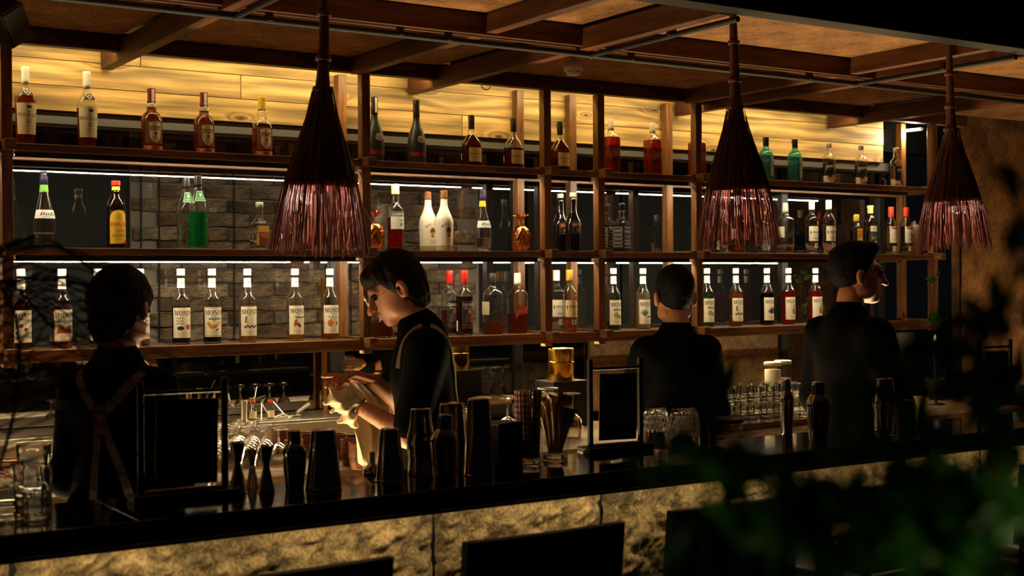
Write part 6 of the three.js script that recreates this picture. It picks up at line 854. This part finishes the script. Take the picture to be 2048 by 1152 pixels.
stool('dark bar stool standing before the tallest tins', 1.665, 2.66, 0, 1.04);
stool('dark bar stool before the crystal glasses, behind the leaves', 2.25, 2.64, 0, 1.045);
stool('dark bar stool before the slim bright shaker, hidden by leaves', 2.9, 2.64, 0.05, 1.045);
stool('dark bar stool farthest along the bar, deep in leaves', 3.6, 2.64, 0, 1.045);

// ---------- plants ----------
function leafGeo(L, W, bend) {
  const pos = [], idx = [], uv = [], n = 8;
  for (let i = 0; i <= n; i++) { const u = i / n, w = W * Math.sin(PI * u ** 0.8) * (1 - 0.15 * u), z = -bend * u * u; for (const s of [-1, 0, 1]) { pos.push((s * w) / 2, u * L, z + (s ? 0.12 * w : 0)); uv.push(s * 0.5 + 0.5, u); } }
  for (let i = 0; i < n; i++) for (let k = 0; k < 2; k++) { const a = i * 3 + k; idx.push(a, a + 1, a + 3, a + 1, a + 4, a + 3); }
  const g = new THREE.BufferGeometry(); g.setAttribute('position', new THREE.Float32BufferAttribute(pos, 3)); g.setAttribute('uv', new THREE.Float32BufferAttribute(uv, 2)); g.setIndex(idx); g.computeVertexNormals(); return g;
}
const LEAF = [0x2c5a1c, 0x24501a, 0x3a6a22].map((c) => phy({ color: c, roughness: 0.85, specularIntensity: 0.3, transmission: 0.25, thickness: 0, side: THREE.DoubleSide }));
const leafShapes = [leafGeo(0.1, 0.05, 0.02), leafGeo(0.085, 0.045, 0.035), leafGeo(0.12, 0.055, 0.03)];
function shrub(name, label, foot, clusters, scale = 1) {
  const t = thing(name, label, 'plant', foot);
  for (const [x, y, z, r, n] of clusters) {
    const c = V(x - foot[0], y - foot[1], z - foot[2]), mid = c.clone().multiplyScalar(0.5).add(V(rnd(-0.05, 0.05), 0.05, rnd(-0.05, 0.05)));
    mesh('stem', new THREE.TubeGeometry(new THREE.CatmullRomCurve3([V(0, 0, 0), mid, c]), 10, 0.005 * scale, 5), LEAF[1], t);
    for (let i = 0; i < n; i++) { const l = mesh('leaf', leafShapes[i % 3], LEAF[(i * 7) % 3], t); l.position.set(c.x + rnd(-r, r), c.y + rnd(-r, r), c.z + rnd(-r, r)); l.rotation.set(rnd(-1.2, 1.2), rnd(0, 6.28), rnd(-1.4, 1.4)); l.scale.setScalar(scale * rnd(0.8, 1.25)); }
  }
  return t;
}
shrub('leafy_shrub', 'blurred dark leafy shrub close by at the lower corner', [0.42, 0, 4.78], [[0.481, 1.534, 4.754, 0.004, 4], [0.470, 1.518, 4.771, 0.006, 5], [0.451, 1.502, 4.783, 0.01, 8], [0.438, 1.501, 4.774, 0.006, 3], [0.466, 1.495, 4.792, 0.012, 10], [0.468, 1.497, 4.817, 0.01, 9], [0.444, 1.481, 4.826, 0.018, 14], [0.448, 1.477, 4.852, 0.02, 16], [0.500, 1.493, 4.839, 0.009, 8], [0.473, 1.482, 4.868, 0.02, 16], [0.520, 1.498, 4.875, 0.01, 9], [0.495, 1.482, 4.883, 0.024, 20], [0.552, 1.524, 4.848, 0.01, 7], [0.524, 1.505, 4.902, 0.018, 15], [0.475, 1.487, 4.941, 0.022, 18], [0.553, 1.531, 4.896, 0.016, 12], [0.413, 1.463, 4.806, 0.006, 4], [0.443, 1.467, 4.873, 0.02, 12], [0.520, 1.514, 4.827, 0.007, 5], [0.501, 1.493, 4.863, 0.01, 7], [0.482, 1.472, 4.922, 0.02, 14]], 0.25);
shrub('climbing_shrub', 'blurred dark leaves rising before the ochre pier', [0.86, 0, 4.3], [[0.696, 1.647, 4.798, 0.01, 9], [0.695, 1.611, 4.798, 0.013, 10], [0.684, 1.574, 4.790, 0.013, 10], [0.667, 1.559, 4.779, 0.011, 9], [0.669, 1.545, 4.805, 0.018, 14], [0.649, 1.546, 4.768, 0.011, 9], [0.652, 1.531, 4.794, 0.018, 14], [0.632, 1.534, 4.757, 0.009, 7], [0.585, 1.549, 4.774, 0.004, 2]], 0.27);
// palm at the left edge
{
  const foot = [0.370, 1.139, 3.039], t = thing('palm', 'dark palm fronds reaching in before the syrup bottles', 'plant', [foot[0], 0, foot[2]]);
  const rel = (p) => V(p[0] - foot[0], p[1], p[2] - foot[2]), dark = phy({ color: 0x16260f, roughness: 0.5, transmission: 0.15, thickness: 0, side: THREE.DoubleSide });
  const fr = [[[0.397, 1.178, 3.056], [0.453, 1.448, 3.091], [0.451, 1.639, 3.089], [0.520, 1.680, 3.074]], [[0.397, 1.198, 3.176], [0.455, 1.410, 3.212], [0.459, 1.546, 3.213], [0.420, 1.638, 3.188]], [[0.396, 1.325, 2.936], [0.440, 1.541, 2.963], [0.483, 1.608, 2.990], [0.559, 1.524, 3.040]]];
  for (const f of fr) {
    const c = new THREE.CatmullRomCurve3(f.map(rel)); mesh('rachis', new THREE.TubeGeometry(c, 20, 0.003, 5), dark, t);
    for (let i = 3; i < 22; i++) for (const s of [-1, 1]) { const u = i / 22, p = c.getPoint(u), tg = c.getTangent(u), d = tg.clone().multiplyScalar(0.55).add(V(0.72 * s, -0.25, 0.25 * s)).normalize(), L = 0.25 * Math.sin(PI * (0.15 + 0.8 * u)), q = p.clone().addScaledVector(d, L * 0.5), e = p.clone().addScaledVector(d, L).add(V(0, -0.35 * L, 0)); mesh('leaflet', new THREE.TubeGeometry(new THREE.CatmullRomCurve3([p, q, e]), 5, 0.0014, 4), dark, t); }
  }
  mesh('trunk', rod(V(0, 0, 0), rel([0.397, 1.178, 3.056]), 0.03, 0.015), M.darkBeam, t);
  mesh('pot', lathe([[0, 0.001], [0.11, 0.001], [0.14, 0.25], [0.13, 0.25], [0.12, 0.22], [0, 0.22]]), M.black, t);
}
// plants beyond the glass
shrub('window_plant', 'small bright green plant seen through the glass behind the red syrups', [6.026, 1.0, -0.62], [[5.984, 1.594, -0.62, 0.05, 14], [6.092, 1.437, -0.62, 0.06, 18], [5.982, 1.329, -0.62, 0.05, 12]], 0.42);
{ const t = scene.children[scene.children.length - 1]; mesh('pot', lathe([[0, 0], [0.05, 0], [0.07, 0.1], [0.065, 0.1]]).translate(0, -0.02, 0), M.black, t); mesh('stand', board(0.14, 0.98, 0.14, 0, -0.51, 0), M.black, t); }
shrub('far_plant', 'dim leaves behind the last back post of the shelf', [6.205, 0.901, 0.25], [[6.177, 1.589, 0.25, 0.03, 8], [6.205, 1.358, 0.25, 0.045, 14]], 0.5);
{ const t = scene.children[scene.children.length - 1]; mesh('pot', lathe([[0, 0], [0.05, 0], [0.07, 0.12], [0.065, 0.12]]), M.black, t); }
// small lamps of the planting
function spike(label, at, aim, k, rgb, ang = 0.5) {
  const t = thing('garden_spotlight', label, 'garden light', at), d = V(aim[0] - at[0], aim[1] - at[1], aim[2] - at[2]).normalize();
  mesh('housing', rod(d.clone().multiplyScalar(-0.07), d.clone().multiplyScalar(-0.002), 0.022, 0.026, 16), M.black, t); mesh('lens', new THREE.CircleGeometry(0.022, 20).applyQuaternion(new THREE.Quaternion().setFromUnitVectors(V(0, 0, 1), d)), glow(rgb, 4), t); mesh('spike', rod(V(-d.x * 0.05, -at[1], -d.z * 0.05), d.clone().multiplyScalar(-0.05), 0.006), M.black, t);
  const l = new THREE.SpotLight(new THREE.Color(...rgb), k, 0, ang, 0.6); l.name = 'lens_glow'; l.position.copy(d).multiplyScalar(0.01); l.target.position.copy(d); l.castShadow = true; t.add(l, l.target);
}
spike('garden spotlight shining up into the leaves of the lower corner', [0.633, 1.309, 4.855], [0.477, 1.487, 4.943], 0.35, [1, 0.9, 0.5], 0.3);
spike('garden spotlight low before the bar stools', [0.516, 1.278, 4.623], [0.414, 1.464, 4.806], 0.2, [1, 0.9, 0.5], 0.25);
spike('uplight at the foot of the ochre pier', [7.35, 0.12, 0.75], [7.35, 1.75, -0.05], 7, [1, 0.66, 0.34], 0.75);
scene.add(camera);renderer.render(scene, camera);
